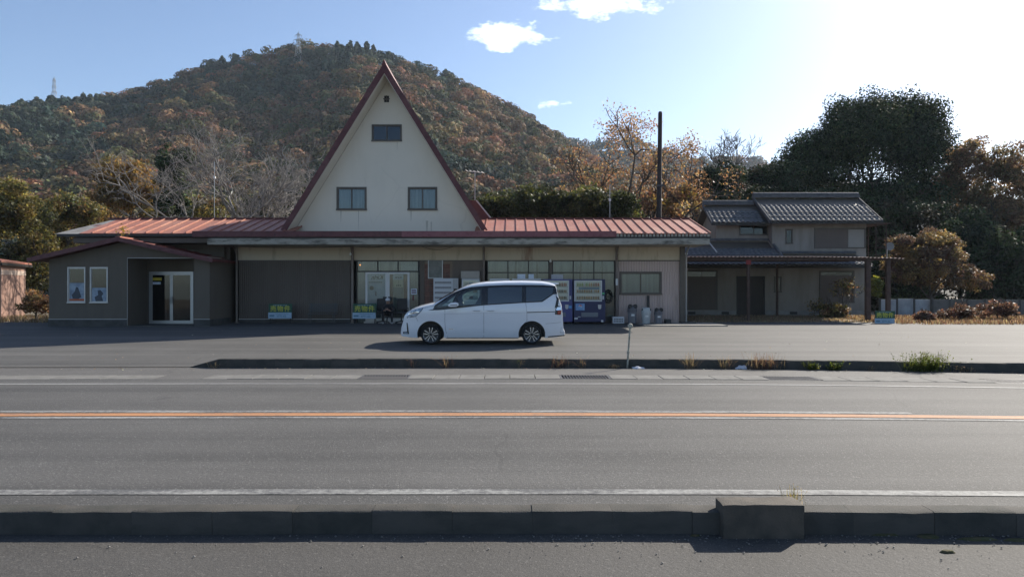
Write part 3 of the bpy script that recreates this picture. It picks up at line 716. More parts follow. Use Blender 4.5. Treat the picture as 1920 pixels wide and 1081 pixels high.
# --- tiled bay with notice board
X0, X1, Z0, Z1 = span(787, 848, 487, 602, YW)
mb = MB(); mb.box(X0, X1, YW, YW+.12, GZ, ZB); tb = mb.build('tile_panel', m_grout, hall)
mb = MB(); mb.box(X0, X0+.2, YW-.02, YW-.001, GZ, ZB); mb.build('door_jamb', m_siding, hall)
proto = None; w_, h_ = .205, .215
for i in range(5):
    for j in range(12):
        xx = X0+.215+i*(w_+.012); zz = GZ+.03+j*(h_+.012)
        if zz+h_ > ZB-.01 or xx+w_ > X1: continue
        if proto is None:
            mb = MB(); mb.box(xx, xx+w_, YW-.012, YW-.001, zz, zz+h_); proto = mb.build('tile', m_tile, tb); o0 = (xx, zz)
        else: part_copy(proto, tb, (xx-o0[0], rng.uniform(-.002, .002), zz-o0[1]))
X0, X1, Z0, Z1 = span(804, 829, 486.5, 520, YW-.05)
mb = MB(); mb.box(X0, X1, YW-.07, YW-.014, Z0, Z1-.02); nb_ = mb.build('notice_board', plain('board_green_grey', (.13, .135, .12), .5, .25, 5, c2=(.2, .2, .18)), hall)
mb = MB(); q = .03; mb.box(X0-q, X0, YW-.085, YW-.014, Z0-q, Z1-.02).box(X1, X1+q, YW-.085, YW-.014, Z0-q, Z1-.02).box(X0, X1, YW-.085, YW-.014, Z0-q, Z0); mb.build('board_frame', m_alu, nb_)
# --- plain brown bay behind the machines
X0, X1, Z0, Z1 = span(848, 905, 487, 602, YW); mb = MB(); mb.box(X0, X1, YW+.01, YW+.12, GZ, ZB); mb.build('brown_panel', plain('brown_panel', (.16, .125, .10), .75, .15, 2, c2=(.12, .10, .085), streak=(2, 1, .3)), hall)
# --- glazed bays
for a, b in ((914, 1029), (1036, 1152)):
    X0, X1, Z0, Z1 = span(a, b, 487, 600, YW); mb = MB(); e = .04; xs2 = [X0+(X1-X0)*t for t in (0, 1/3, 2/3, 1)]; zr = [GZ+.25, 1.35, ZB-.53, ZB-.03]
    for xx in xs2: mb.box(xx-e/2, xx+e/2, YW-.03, YW+.05, GZ, ZB-.005)
    for zz in zr: mb.box(X0+e/2, X1-e/2, YW-.027, YW+.047, zz-e/2, zz+e/2)
    fr = mb.build('glazing_frame', m_dkframe, hall)
    for i in range(3):
        for j in range(3):
            mb = MB(); mb.box(xs2[i]+e/2, xs2[i+1]-e/2, YW+.006, YW+.012, zr[j]+e/2, zr[j+1]-e/2); mb.build('pane', m_pane, fr)
    mb = MB(); mb.box(X0, X1, YW+.16, YW+.18, GZ, ZB); mb.build('inner_board', m_board, fr)
    mb = MB()
    for t, wd, lean in ((.42, .09, .06), (.80, .05, .0)):
        xx = X0+(X1-X0)*t; mb.prism([(xx, GZ), (xx+wd, GZ), (xx+wd+lean, ZB-.02), (xx+lean, ZB-.02)], YW+.12, YW+.15)
    mb.build('drape', m_siding, fr)
    mb = MB(); mb.box(X0, X1, YW-.035, YW+.13, GZ-.02, GZ+.23); mb.build('glazing_sill', m_dkframe, fr)
X0, X1, _, _ = span(1029, 1036, 0, 1, YW); mb = MB(); mb.box(X0+.02, X1-.02, YW-.02, YW+.12, GZ, ZB-.005); mb.build('bay_pier', m_siding, hall)
# --- pink sided bay with sliding window
X0, X1, Z0, Z1 = span(1159, 1274, 487, 601, YW); wx0, wx1, wz0, wz1 = span(1162, 1240, 509, 551, YW)
mb = MB(); mb.corr(X0, X1, GZ, wz0, YW, .11, .014); mb.corr(X0, X1, wz1, ZB-.03, YW, .11, .014); mb.corr(wx1, X1, wz0, wz1, YW, .11, .014); mb.build('siding', m_pink, hall)
mb = MB(); mb.wall(rect(X0, X1, GZ-.02, ZB), [rect(wx0, wx1, wz0, wz1)], YW+.004, .1); mb.build('siding_backing', m_pink, hall)
window(hall, wx0, wx1, wz0, wz1, YW-.02, m_brownfr, 2, m_pane, m_curtain, .06, pleat=False)
a = at(1215, 553, YW-.05); mb = MB(); mb.box(a.x-.045, a.x+.045, YW-.09, YW-.016, a.z-.55, a.z); mb.build('cable_duct', m_blackpl, hall)
mb = MB(); a = at(1156.5, 528, 29.24); mb.box(a.x-.045, a.x+.045, 29.235, 29.25, a.z-.14, a.z+.14); mb.build('post_notice', m_whitefr, hall)

# --- sheet roof: panels with standing seams, each its own piece
ZE, ZR, YRG = 3.885, 4.79, 31.0
def roof_panel(parent, x0, x1, ye, ze, yr, zr, m, rib=.045, xr0=None, xr1=None):
    xr0 = x0 if xr0 is None else xr0; xr1 = x1 if xr1 is None else xr1
    mb = MB(); t = .02
    mb.add([(x0, ye, ze), (x1, ye, ze), (xr1, yr, zr), (xr0, yr, zr), (x0, ye, ze-t), (x1, ye, ze-t), (xr1, yr, zr-t), (xr0, yr, zr-t)],
           [(0, 1, 2, 3), (7, 6, 5, 4), (0, 4, 5, 1), (1, 5, 6, 2), (2, 6, 7, 3), (3, 7, 4, 0)])
    b = .028
    mb.add([(x1-b, ye-.015, ze+.003), (x1, ye-.015, ze+.003), (xr1, yr, zr+.003), (xr1-b, yr, zr+.003), (x1-b, ye-.015, ze+rib), (x1, ye-.015, ze+rib), (xr1, yr, zr+rib), (xr1-b, yr, zr+rib)],
           [(4, 5, 6, 7), (0, 1, 5, 4), (1, 2, 6, 5), (3, 0, 4, 7)])
    return mb.build('roof_panel', m, parent)
mb = MB(); mb.box(-18.0, 7.9, YRG-.12, YRG+.12, ZR-.02, ZR+.05); roof = mb.build('roof', m_roof_dk, hall)
mb = MB(); mb.prism([(YRG, ZR-.03), (36.6, 3.62), (36.6, 3.56), (29.6, 3.60), (29.6, 4.35)], -17.9, 7.9, 0, 'x'); mb.build('back_slope', m_roof_dk, roof)
step = .43; n = int((7.94+12.75)/step); x = 7.94-n*step
for i in range(n):
    roof_panel(roof, x+.002, x+step-.002, YE-.03 if x > 4.0 else YE+.06, ZE if x > 4.0 else ZE+.02, 29.12 if -9.05 < x < -1.9 else YRG, 3.93 if -9.05 < x < -1.9 else ZR, m_roof); x += step
xl = 7.94-n*step; k = 9; w = (xl+17.6)/k
for i in range(k):
    a, b = -17.6+w*i, -17.6+w*(i+1); roof_panel(roof, a+.003, b-.003, 28.2, 3.93, YRG, ZR, m_roof, .06)
roof_panel(roof, -18.6, -17.605, 28.2, 3.91, YRG, ZR-.01, m_greysheet, .01, -17.75, -17.605)
mb = MB(); mb.box(-18.5, xl, 28.16, 28.28, 3.80, 3.90); mb.build('left_gutter', m_dkframe, roof)
mb = MB(); mb.prism([(28.3, 3.75), (31, 4.6), (36.5, 3.55), (28.3, 3.55)], -17.9, -12.2, 0, 'x'); mb.build('left_gable_fill', m_siding, roof)
mb = MB(); mb.box(-17.7, -12.16, 29.3, 36, GZ-.1, 3.56); mb.build('rear_wing', m_annex, hall)
# red fascia board, an older dark length and a newer pale one
for a, b, m in ((360, 753, m_fascia), (753, 1156, m_fascia_new)):
    X0, X1, Z0, Z1 = span(a, b, 432.5, 443.5, YE-.06); mb = MB(); mb.box(X0+.003, X1, YE-.06, YE-.01, Z0, Z1); mb.build('fascia_board', m, roof, bevel=.008)
# ragged ends of the sheets on the bare right-hand eave
X0, X1, Z0, Z1 = span(1156, 1333, 437, 443, YE); mb = MB(); x = X0
while x < X1-.05:
    mb.prism([(x, Z0), (x+.10, Z0), (x+.08, Z1+.02), (x+.02, Z1+.02)], YE-.02, YE+.05); x += .145
mb.build('eave_sheet_ends', m_conc, roof)['kind'] = 'stuff'
mb = MB(); mb.box(X0, X1, YE-.0, YE+.2, Z0-.05, Z0-.002); mb.build('eave_batten', m_dkframe, roof)

# --- the tall triangular gable
YF, YG = 28.35, 29.2
pk = at(720, 121, YF); ll = at(526, 434, YF); lr = at(914, 434, YF); cx = pk.x; hw = (lr.x-ll.x)/2; zlo = 3.98
slope = (pk.z-ll.z)/hw; nlen = math.hypot(slope, 1); th = .17; dz = th*nlen      # vertical thickness of the slab
mb = MB()
for s in (-1, 1):
    mb = MB(); xo = cx+s*(pk.z-zlo)/slope; xi = cx+s*(pk.z-dz-zlo)/slope
    mb.prism([(cx, pk.z), (xo, zlo), (xi, zlo), (cx, pk.z-dz)], YF+.05, 36.2); sl = mb.build('gable_roof_slope', m_roof_dk, hall)
    mb = MB(); e = .05; mb.prism([(cx, pk.z+e*nlen), (xo+s*e, zlo), (xi, zlo), (cx, pk.z-dz)], YF, YF+.047); mb.build('barge_board', m_fascia, sl)
    mb = MB(); g = .003; mb.prism([(cx+0*s, pk.z-dz-g*nlen), (xi-s*g, zlo), (xi-s*.03, zlo), (cx, pk.z-dz-.03*nlen)], YF+.06, YG-.004); mb.build('gable_soffit', m_stucco, sl)
mb = MB(); mb.prism([(cx-.10, pk.z-.02), (cx, pk.z+.24), (cx+.10, pk.z-.02)], YF-.02, 36.3); mb.build('ridge_cap', m_roof_dk, hall)
xi = (pk.z-dz-3.9)/slope
wins = [span(697.5, 753, 233.5, 264, YG), span(631.5, 687, 350.5, 393, YG), span(765, 819.5, 350.5, 393, YG)]
vt = span(720, 729.5, 179, 191.5, YG)
top = pk.z-dz-.035*nlen; xi = (top-3.85)/slope
mb = MB(); mb.wall([(cx-xi, 3.85), (cx+xi, 3.85), (cx, top)], [rect(*w) for w in wins]+[rect(*vt)], YG, .16); mb.build('gable_wall', m_stucco, hall)
window(hall, *wins[0], YG, m_brownfr, 2, m_pane_dk, m_inside, .045, pleat=False, backd=.5)
window(hall, *wins[1], YG, m_brownfr, 2, m_pane, m_curtain, .06); window(hall, *wins[2], YG, m_brownfr, 2, m_pane, m_curtain, .06)
# rain stains under the sills and along the foot of the gable wall
m_stain = plain('rain_stain', (.46, .42, .345), .92, .1, 3, c2=(.52, .47, .39))
for xs_0, zt_, ln, wd in ((wins[1][0]+.15, wins[1][2]-.03, .55, .05), (wins[1][1]-.35, wins[1][2]-.03, .9, .035), (wins[2][0]+.1, wins[2][2]-.03, .5, .06), (wins[2][0]+.75, wins[2][2]-.45, .7, .10), (wins[2][0]+.95, wins[2][2]-.5, .6, .06), (wins[0][1]-.2, wins[0][2]-.03, .4, .03)):
    mb = MB(); mb.prism([(xs_0, zt_), (xs_0+wd, zt_), (xs_0+wd*.7, zt_-ln*.7), (xs_0+wd*.3, zt_-ln)], YG-.0015, YG-.0005); mb.build('rain_stain', m_stain, hall)
mb = MB(); mb.box(vt[0]-.02, vt[1]+.02, YG+.05, YG+.12, vt[2]-.02, vt[3]+.02); v = mb.build('vent', m_dkframe, hall)
mb = MB(); mb.box(vt[0]-.03, vt[1]+.03, YG-.02, YG+.04, (vt[2]+vt[3])/2-.02, (vt[2]+vt[3])/2+.02).box((vt[0]+vt[1])/2-.015, (vt[0]+vt[1])/2+.015, YG-.018, YG+.042, vt[2], vt[3]); mb.build('vent_bar', m_brownfr, v)
# pale flashing running down behind the right slope
p1, p2 = at(893, 375, 31.0), at(924, 413, 31.0); mb = MB(); mb.tube([p1, p2], .035, 6); fl = mb.build('slope_flashing', m_trim_w, hall)
mb = MB(); mb.add([p1+Vector((-.02, .02, 0)), p2+Vector((-.02, .02, 0)), p2+Vector((-.55, .02, 0)), p1+Vector((-.5, .02, .0))], [(0, 1, 2, 3)]); mb.build('flashing_sheet', m_roof_dk, fl)

# ------------------------------------------------------------------ annex
YA = 27.4
ann = thing('annex', (-15.1, YA, .2), 'low grey rendered annex with shallow dark red gable roof and open porch', 'building')
def A(a, b, c, d, D=YA): return span(a, b, c, d, D)
X0, X1, _, _ = A(92, 393, 0, 1); PK = at(220, 445, 26.9); L = at(52, 485, 26.9); Rr = at(396, 485, 26.9)
def roofz(x): return PK.z-.02-(PK.x-x)*(PK.z-L.z)/(PK.x-L.x) if x < PK.x else PK.z-.02-(x-PK.x)*(PK.z-Rr.z)/(Rr.x-PK.x)
pz0 = A(0, 1, 483, 484)[3]; px0, px1 = A(239, 363.5, 0, 1)[:2]; w1 = A(127.5, 160, 500.5, 566.5); w2 = A(169.5, 202, 500.5, 566.5); zf = A(0, 1, 597.5, 598)[3]
outer = [(X0, .18), (px0, .18), (px0, pz0), (px1, pz0), (px1, .18), (X1, .18), (X1, roofz(X1)-.1), (PK.x, roofz(PK.x)-.1), (X0, roofz(X0)-.1)]
mb = MB(); mb.wall(outer, [rect(*w1), rect(*w2)], YA, .14); mb.build('front_wall', m_annex, ann)
mb = MB(); mb.prism([(X1-.12, .18), (X1, .18), (X1, roofz(X1)-.1), (X1-.12, roofz(X1)-.06)], YA+.143, 29.48); mb.build('side_wall', m_annex, ann)
mb = MB(); mb.prism([(X0, .18), (X0+.12, .18), (X0+.12, roofz(X0)-.1), (X0, roofz(X0)-.12)], YA+.143, 33.0); mb.build('side_wall', m_annex, ann)
for a, b in ((X0-.02, px0), (px1, X1+.02)):
    mb = MB(); mb.box(a, b-.001 if b < px1 else b, YA-.03, YA-.003, .16, zf-.012); mb.build('foundation', m_found, ann)
    mb = MB(); mb.box(a, b-.001, YA-.035, YA-.002, zf-.01, zf+.008); mb.build('sill_flashing', m_trim_w, ann)
mb = MB(); mb.box(X1+.003, X1+.03, YA-.03, 29.4, .16, zf-.012); mb.build('foundation', m_found, ann)
mb = MB(); mb.box(px0, px1, YA-.012, YA-.002, pz0-.012, pz0+.01).box(px0-.006, px0+.006, YA-.012, YA-.002, .2, pz0-.012); mb.build('porch_edge_trim', m_trim_w, ann)
# porch
YP = 28.85
mb = MB(); mb.box(px0-.12, px0-.002, YA+.143, YP, .17, pz0+.05); mb.build('porch_wall', m_annex, ann)
dX0, dX1, dZ0, dZ1 = span(280, 363, 508.5, 603, YP)
mb = MB(); mb.wall([(px0-.12, .18), (dX0, .18), (dX0, dZ1), (dX1, dZ1), (dX1, .18), (X1-.13, .18), (X1-.13, pz0+.05), (px0-.12, pz0+.05)], [], YP, .1); mb.build('porch_back_wall', m_annex, ann)
mb = MB(); mb.box(px0-.0, X1-.13, YA+.143, YP-.002, pz0+.02, pz0+.06); mb.build('porch_ceiling', m_soffit, ann)
mb = MB(); mb.box(px0, px1, YA-.25, YP+.5, .16, .225); mb.build('porch_floor', m_found, ann)
mb = MB(); f = .07; mb.box(dX0, dX1, YP-.03, YP+.06, dZ1-f, dZ1-.001).box(dX0, dX0+f, YP-.03, YP+.06, .226, dZ1-f).box(dX1-f, dX1, YP-.03, YP+.06, .226, dZ1-f).box(dX0+f, dX1-f, YP-.03, YP+.06, .226, .26)
df = mb.build('door_frame', m_alu, ann); md = (dX0+dX1)/2
for k, (a, b) in enumerate(((dX0+f+.004, md-.002), (md+.002, dX1-f-.004))):
    mb = MB(); w = .06; y = YP-.01; mb.box(a, a+w, y, y+.04, .265, dZ1-f-.004).box(b-w, b, y, y+.04, .265, dZ1-f-.004).box(a+w, b-w, y, y+.04, .265, .36).box(a+w, b-w, y, y+.04, dZ1-f-.07, dZ1-f-.004)
    d = mb.build('door', m_alu, ann); mb = MB(); mb.box(a+w, b-w, y+.015, y+.021, .36, dZ1-f-.07); mb.build('door_pane', m_pane_dk, d)
    hx = b-.04 if k == 0 else a+.04; mb = MB(); mb.tube([(hx, y-.03, 1.05), (hx, y-.03, 1.35)], .014, 6); mb.build('door_handle', m_alu, d)
    if k == 0:
        mb = MB(); mb.box(a+w+.01, a+w+.38, y+.008, y+.012, 2.02, 2.14); mb.build('yellow_sticker', plain('yellow_sticker', (.55, .42, .04), .6, .1), d)
        mb = MB(); mb.box(a+w+.01, a+w+.34, y+.008, y+.012, 1.86, 1.96); mb.build('white_sticker', m_paper, d)
mb = MB(); mb.box(dX0, dX1, 30.4, 30.5, .2, 2.6).box(-18.2, -12.1, 32.9, 33, .2, 3); mb.build('inner_wall', m_inside, ann)
for k, w in enumerate((w1, w2)):
    wd = window(ann, *w, YA, m_alu, 1, m_pane_dk, m_inside, .03, pleat=False, backd=.6)
    zt = w[2]+(w[3]-w[2])*(.56 if k == 0 else .42)
    mb = MB(); mb.box(w[0]+.02, w[1]-.02, YA+.01, YA+.015, w[2]+.03, zt); mb.build('poster', plain('poster_dim', (.30, .36, .42), .8, .25, 5, c2=(.16, .20, .25)), wd)
    cxw = (w[0]+w[1])/2; mb = MB(); fig = [(-.16, .16), (.05, .14), (.18, .22), (.12, .40), (.05, .60), (-.03, .62), (-.08, .44), (-.20, .30)] if k == 0 else [(-.14, .05), (.16, .06), (.10, .26), (.17, .36), (.05, .50), (-.06, .47), (-.04, .30), (-.18, .22)]
    mb.prism([(cxw+x_, w[2]+z_) for x_, z_ in fig], YA+.006, YA+.0085); mb.build('poster_figure', plain('poster_dark_print', (.06, .07, .085), .7, .3, 6) if 'poster_dark_print' not in MATS else MATS['poster_dark_print'], wd)
    if k == 0: mb = MB(); mb.box(w[0]+.05, w[1]-.04, YA+.006, YA+.0085, w[2]+.07, w[2]+.15); mb.build('poster_band', plain('poster_orange', (.45, .12, .05), .7, .1), wd)
# roof slopes and barge boards
for s, e in ((-1, L), (1, Rr)):
    mb = MB(); mb.prism([(PK.x, PK.z), (e.x, e.z), (e.x, e.z-.09), (PK.x, PK.z-.09)], 26.95, 29.6 if s > 0 else 33.2); sl = mb.build('roof_slope', m_roof_dk, ann)
    mb = MB(); mb.prism([(PK.x, PK.z+.04), (e.x+s*.04, e.z+.04), (e.x+s*.04, e.z-.13), (PK.x, PK.z-.13)], 26.9, 26.947); mb.build('barge_board', m_fascia, sl)
    for i in range(1, 7):
        t = i/7; xx = PK.x+(e.x-PK.x)*t; zz = PK.z+(e.z-PK.z)*t; mb = MB(); mb.box(xx-.02, xx+.02, 26.96, 29.5, zz+.003, zz+.05); mb.build('roof_rib', m_roof_dk, sl)
mb = MB(); mb.box(PK.x-.09, PK.x+.09, 26.92, 29.5, PK.z-.0, PK.z+.06); mb.build('ridge_cap', m_roof, ann)

# ------------------------------------------------------------------ small pink shed at the left edge
sh = thing('shed', (0, 0, 0), 'small pink rendered shed with red sheet roof', 'shed', rz=1e-9)
p = at(2, 600, 33.0); sh.location = (p.x, p.y, .21); sh.scale = (1.16, 1.18, 1.13); sh.rotation_euler = (0, 0, math.radians(17)); ORG[sh.name] = Vector((0, 0, 0))
m_shed = plain('pink_shed_render', (.27, .165, .125), .9, .12, 1.5, c2=(.22, .14, .11), bump=.3)
mb = MB(); mb.box(-3, 0, 0, 2.6, -.1, 2.28); mb.build('wall', m_shed, sh, local=True)
mb = MB(); mb.box(-.01, .012, -.012, 2.612, 1.9, 2.1); mb.build('wall_band', plain('shed_band', (.42, .33, .27), .9, .1), sh, local=True)
mb = MB(); mb.prism([(-3.3, 3.05), (.12, 2.47), (.12, 2.36), (-3.3, 2.9)], -.3, 3.0); mb.build('roof', m_roof, sh, local=True)
mb = MB(); mb.box(.10, .14, -.32, 3.02, 2.28, 2.40); mb.build('eave_board', m_dkframe, sh, local=True)
mb = MB(); mb.box(-1.2, -.3, -.03, -.005, 0, 1.9); mb.build('door', m_door_dk, sh, local=True)

# ------------------------------------------------------------------ tiled house on the right
def tile_roof(parent, x0, x1, ye, ze, yr, zr, pitch=.27, course=.26, name='roof_tiles', skew=0.0):
    L_ = math.hypot(yr-ye, zr-ze); nr = max(1, int(round(L_/course))); nc = int(round((x1-x0)/pitch)); ty, tz = (yr-ye)/L_, (zr-ze)/L_; ny, nz = -tz, ty; per = 6; V = []; Q = []
    prof = [.0, .022, .04, .04, .022, .0]
    for r in range(nr):
        for e_, (t, lift) in enumerate(((r, .045), (r+1.08, .010))):
            for i in range(nc*per+1):
                x = x0+(x1-x0)*i/(nc*per)+skew*t/nr; h = prof[i % per]+lift; d = min(t/nr, 1.0)*L_-(.0 if e_ else .0); V.append((x, ye+ty*d+ny*h, ze+tz*d+nz*h))
        b = r*2*(nc*per+1); w = nc*per+1
        Q += [(b+i, b+i+1, b+i+1+w, b+i+w) for i in range(nc*per)]
        # front lip of each course
        k = len(V)
        for i in range(nc*per+1):
            a = V[b+i]; V.append((a[0], a[1]-ny*.04, a[2]-nz*.04))
        Q += [(k+i, k+i+1, b+i+1, b+i) for i in range(nc*per)]
    org = ORG[parent.name]; me = npmesh(name, np.array(V)-np.array(org), np.array(Q)); o = link(name, me, parent, m_kawara, org, 40); o['kind'] = 'stuff'; return o
def ridge_line(parent, pts, w=.13, h=.22):
    a, b = Vector(pts[0]), Vector(pts[1]); mb = MB(); n = max(1, int((b-a).length/.3)); d = (b-a)/n
    for i in range(n):
        p0 = a+d*i; mb.tube([p0+d*.02+Vector((0, 0, h*.75)), p0+d*.98+Vector((0, 0, h*.75))], w*.75, 8)
    s = d.normalized().cross(Vector((0, 0, 1)))
    for k, (ww, z0, z1) in enumerate(((w*1.2, 0, h*.3), (w*1.05, h*.3+.003, h*.6))):
        for q in (1,):
            A_ = [a+s*ww, a-s*ww, b-s*ww, b+s*ww]; mb.add([v+Vector((0, 0, z0)) for v in A_]+[v+Vector((0, 0, z1)) for v in A_], [(0, 1, 2, 3), (7, 6, 5, 4), (0, 4, 5, 1), (1, 5, 6, 2), (2, 6, 7, 3), (3, 7, 4, 0)])
    return mb.build('ridge_tiles', m_kawara, parent)
YH, YU, YL = 37.2, 38.2, 38.9
hs = thing('house', (14.0, YH, .24), 'two-storey beige house with dark grey clay tile roofs', 'house')
gx0, gx1 = (1240-CX)*YH/F, (1623-CX)*YH/F
w_l = span(1287, 1344, 507, 579, YH); w_d = span(1381, 1434, 517, 588, YH); w_s = span(1451.5, 1465, 518, 547, YH); w_r = span(1537.5, 1600.5, 508, 566, YH)
outer = [(gx0, .2), (w_d[0], .2), (w_d[0], w_d[3]), (w_d[1], w_d[3]), (w_d[1], .2), (gx1, .2), (gx1, 3.1), (gx0, 3.1)]
mb = MB(); mb.wall(outer, [rect(*w_l), rect(*w_s), rect(*w_r)], YH, .15); mb.build('ground_floor_wall', m_hwall, hs)
mb = MB(); mb.box(gx0, gx0+.1, YH+.153, 43, .2, 3.1).box(gx1-.1, gx1, YH+.153, 43, .2, 3.4).box(gx0+.1, gx1-.1, 42.9, 43, .2, 3.4); mb.build('rear_wall', m_hwall, hs)
zf2 = span(0, 1, 581, 582, YH)[3]
for a, b in ((gx0, w_d[0]-.02), (w_d[1]+.02, gx1)): mb = MB(); mb.box(a, b, YH-.04, YH-.004, .18, zf2); mb.build('foundation', plain('pale_foundation', (.3, .29, .27), .9, .15, 2, c2=(.2, .19, .18)) if 'pale_foundation' not in MATS else MATS['pale_foundation'], hs)
for px in (1297, 1360, 1488): a = at(px, 586, YH-.05); mb = MB(); mb.box(a.x-.2, a.x+.2, YH-.045, YH-.0405, a.z-.07, a.z+.07); mb.build('floor_vent', m_dkframe, hs)
def shutter_window(w, n, mats, y, fm=m_brownfr, top=None):
    x0, x1, z0, z1 = w; f = .05; mb = MB(); mb.box(x0-.03, x1+.03, y-.05, y+.06, z1-f, z1+.03).box(x0-.03, x1+.03, y-.06, y+.06, z0-.03, z0+.03).box(x0-.03, x0+f, y-.048, y+.06, z0+.03, z1-f).box(x1-f, x1+.03, y-.048, y+.06, z0+.03, z1-f)
    o = mb.build('window', fm, hs); zt = z1-f
    if top: 
        zt = z0+(z1-z0)*top; mb = MB(); mb.box(x0+f, x1-f, y-.04, y+.05, zt-.02, zt+.03); mb.build('transom_bar', fm, o); st = (x1-x0-2*f)/2
        for i in range(2):
            mb = MB(); mb.box(x0+f+st*i+.01, x0+f+st*(i+1)-.01, y+.0, y+.006, zt+.03, z1-f); mb.build('transom_pane', m_pane_dk, o)
            mb = MB(); mb.box(x0+f+st*i+.01, x0+f+st*(i+1)-.01, y+.1, y+.11, zt+.03, z1-f); mb.build('transom_blind', m_shut_l if i == 1 or top > .85 else m_inside, o)
        zt -= .02
    st = (x1-x0-2*f)/n
    for i in range(n):
        a, b = x0+f+st*i+.006, x0+f+st*(i+1)-.006; mb = MB(); yy = y-.02+.02*(i % 2); mb.box(a, b, yy, yy+.025, z0+.03, zt)
        k = 6
        for j in range(k): xx = a+(b-a)*(j+.5)/k; mb.box(xx-.006, xx+.006, yy-.006, yy-.001, z0+.06, zt-.03)
        mb.build('shutter', mats[i], o)
    return o
shutter_window(w_l, 2, [m_shut, m_shut], YH, top=.84)
shutter_window(w_r, 2, [m_shut, m_shut], YH, top=.86)
window(hs, *w_s, YH, m_brownfr, 1, m_pane_dk, m_inside, .04, pleat=False)
st = (w_d[1]-w_d[0]-.1)/2
mb = MB(); mb.box(w_d[0], w_d[0]+.05, YH-.03, YH+.12, .21, w_d[3]).box(w_d[1]-.05, w_d[1], YH-.03, YH+.12, .21, w_d[3]).box(w_d[0]+.05, w_d[1]-.05, YH-.03, YH+.12, w_d[3]-.06, w_d[3]-.001); mb.build('door_frame', m_dkframe, hs)
for i in range(2):
    a = w_d[0]+.05+st*i; mb = MB(); mb.box(a+.003, a+st-.003, YH+.02+.03*i, YH+.05+.03*i, .22, w_d[3]-.062)
    for j in range(7): xx = a+st*(j+.5)/7; mb.box(xx-.01, xx+.01, YH+.008+.03*i, YH+.019+.03*i, .3, w_d[3]-.12)
    mb.build('door', m_door_dk, hs)
# lower roofs
def lower(a, b, ytop, ye, yt, yy):
    pass
ze1 = EYE+(CY-496)*36.4/F
for x0, x1, zt, yt in ((8.6, 14.45, EYE+(CY-451)*YL/F, YL), (14.45, 18.95, EYE+(CY-475)*YU/F, YU)):
    tile_roof(hs, x0, x1, 36.4, ze1, yt, zt)
    mb = MB(); mb.prism([(36.42, ze1-.05), (yt, zt-.05), (yt, zt-.12), (36.42, ze1-.12)], x0+.02, x1-.02, 0, 'x'); mb.build('roof_deck', m_brownfr, hs)
    ridge_line(hs, [(x0+.05, yt-.06, zt+.0), (x1-.05, yt-.06, zt+.0)], .08, .12)
    mb = MB(); mb.box(x0, x1-.01, 36.33, 36.42, ze1-.16, ze1-.07); mb.build('eave_gutter', m_dkframe, hs)
zt1 = EYE+(CY-451)*YL/F
mb = MB(); mb.tube([(14.4, YL-.1, zt1+.1), (14.5, 36.5, ze1+.08)], .09, 6); mb.build('hip_tiles', m_kawara, hs)
for a, b in (((1325, 455), (1343, 478)), ((1345, 485), (1355, 494)), ((1478, 486), (1486, 495))):
    p, q = at(*a, 37.6), at(*b, 36.55); mb = MB(); mb.tube([p+Vector((0, -.1, .15)), q+Vector((0, -.1, .15))], .035, 6); mb.build('roof_pipe', m_alu, hs)
# upper main block
ux0, ux1 = (1448-CX)*YU/F, (1624-CX)*YU/F; zeU = EYE+(CY-414)*37.5/F; zrU = EYE+(CY-371)*40.2/F; w_a = span(1473, 1486, 429, 456, YU); w_b = span(1528, 1622, 428, 464, YU)
mb = MB(); mb.wall(rect(ux0, ux1, 3.0, zeU+.15), [rect(*w_a), rect(*w_b)], YU, .15); mb.build('upper_wall', m_hwall, hs)
for xx in (ux0, ux1-.12):
    mb = MB(); mb.prism([(YU+.153, 3.0), (42.4, 3.0), (42.4, zeU), (40.2, zrU-.15), (YU+.153, zeU+.15)], xx, xx+.12, 0, 'x'); mb.build('upper_side_wall', m_hwall, hs)
mb = MB(); mb.box(ux0+.125, ux1-.125, 42.25, 42.4, 3, zeU); mb.build('rear_wall', m_hwall, hs)
window(hs, *w_a, YU, m_brownfr, 1, m_pane_dk, m_curtain, .05, pleat=False); shutter_window(w_b, 3, [m_shut, m_shut, m_shut_l], YU)
rx0, rx1 = 13.98, 20.05
tile_roof(hs, rx0, rx1, 37.5, zeU, 40.2, zrU)
mb = MB(); mb.prism([(37.52, zeU-.04), (40.2, zrU-.04), (42.9, zeU-.04), (42.9, zeU-.12), (40.2, zrU-.14), (37.52, zeU-.14)], rx0+.03, rx1-.03, 0, 'x'); mb.build('roof_deck', m_brownfr, hs)
tile_roof(hs, rx0, rx1, 42.9, zeU, 40.2, zrU); ridge_line(hs, [(rx0-.02, 40.2, zrU+.02), (rx1+.03, 40.2, zrU+.02)], .16, .26)
mb = MB(); mb.box(rx0, rx1, 37.42, 37.52, zeU-.14, zeU-.05); mb.build('eave_gutter', m_dkframe, hs)
for xx in (rx0-.03, rx1-.02): mb = MB(); mb.prism([(37.5, zeU-.12), (40.2, zrU-.12), (40.2, zrU+.09), (37.5, zeU+.09)], xx, xx+.05, 0, 'x'); mb.build('verge_board', m_kawara, hs)
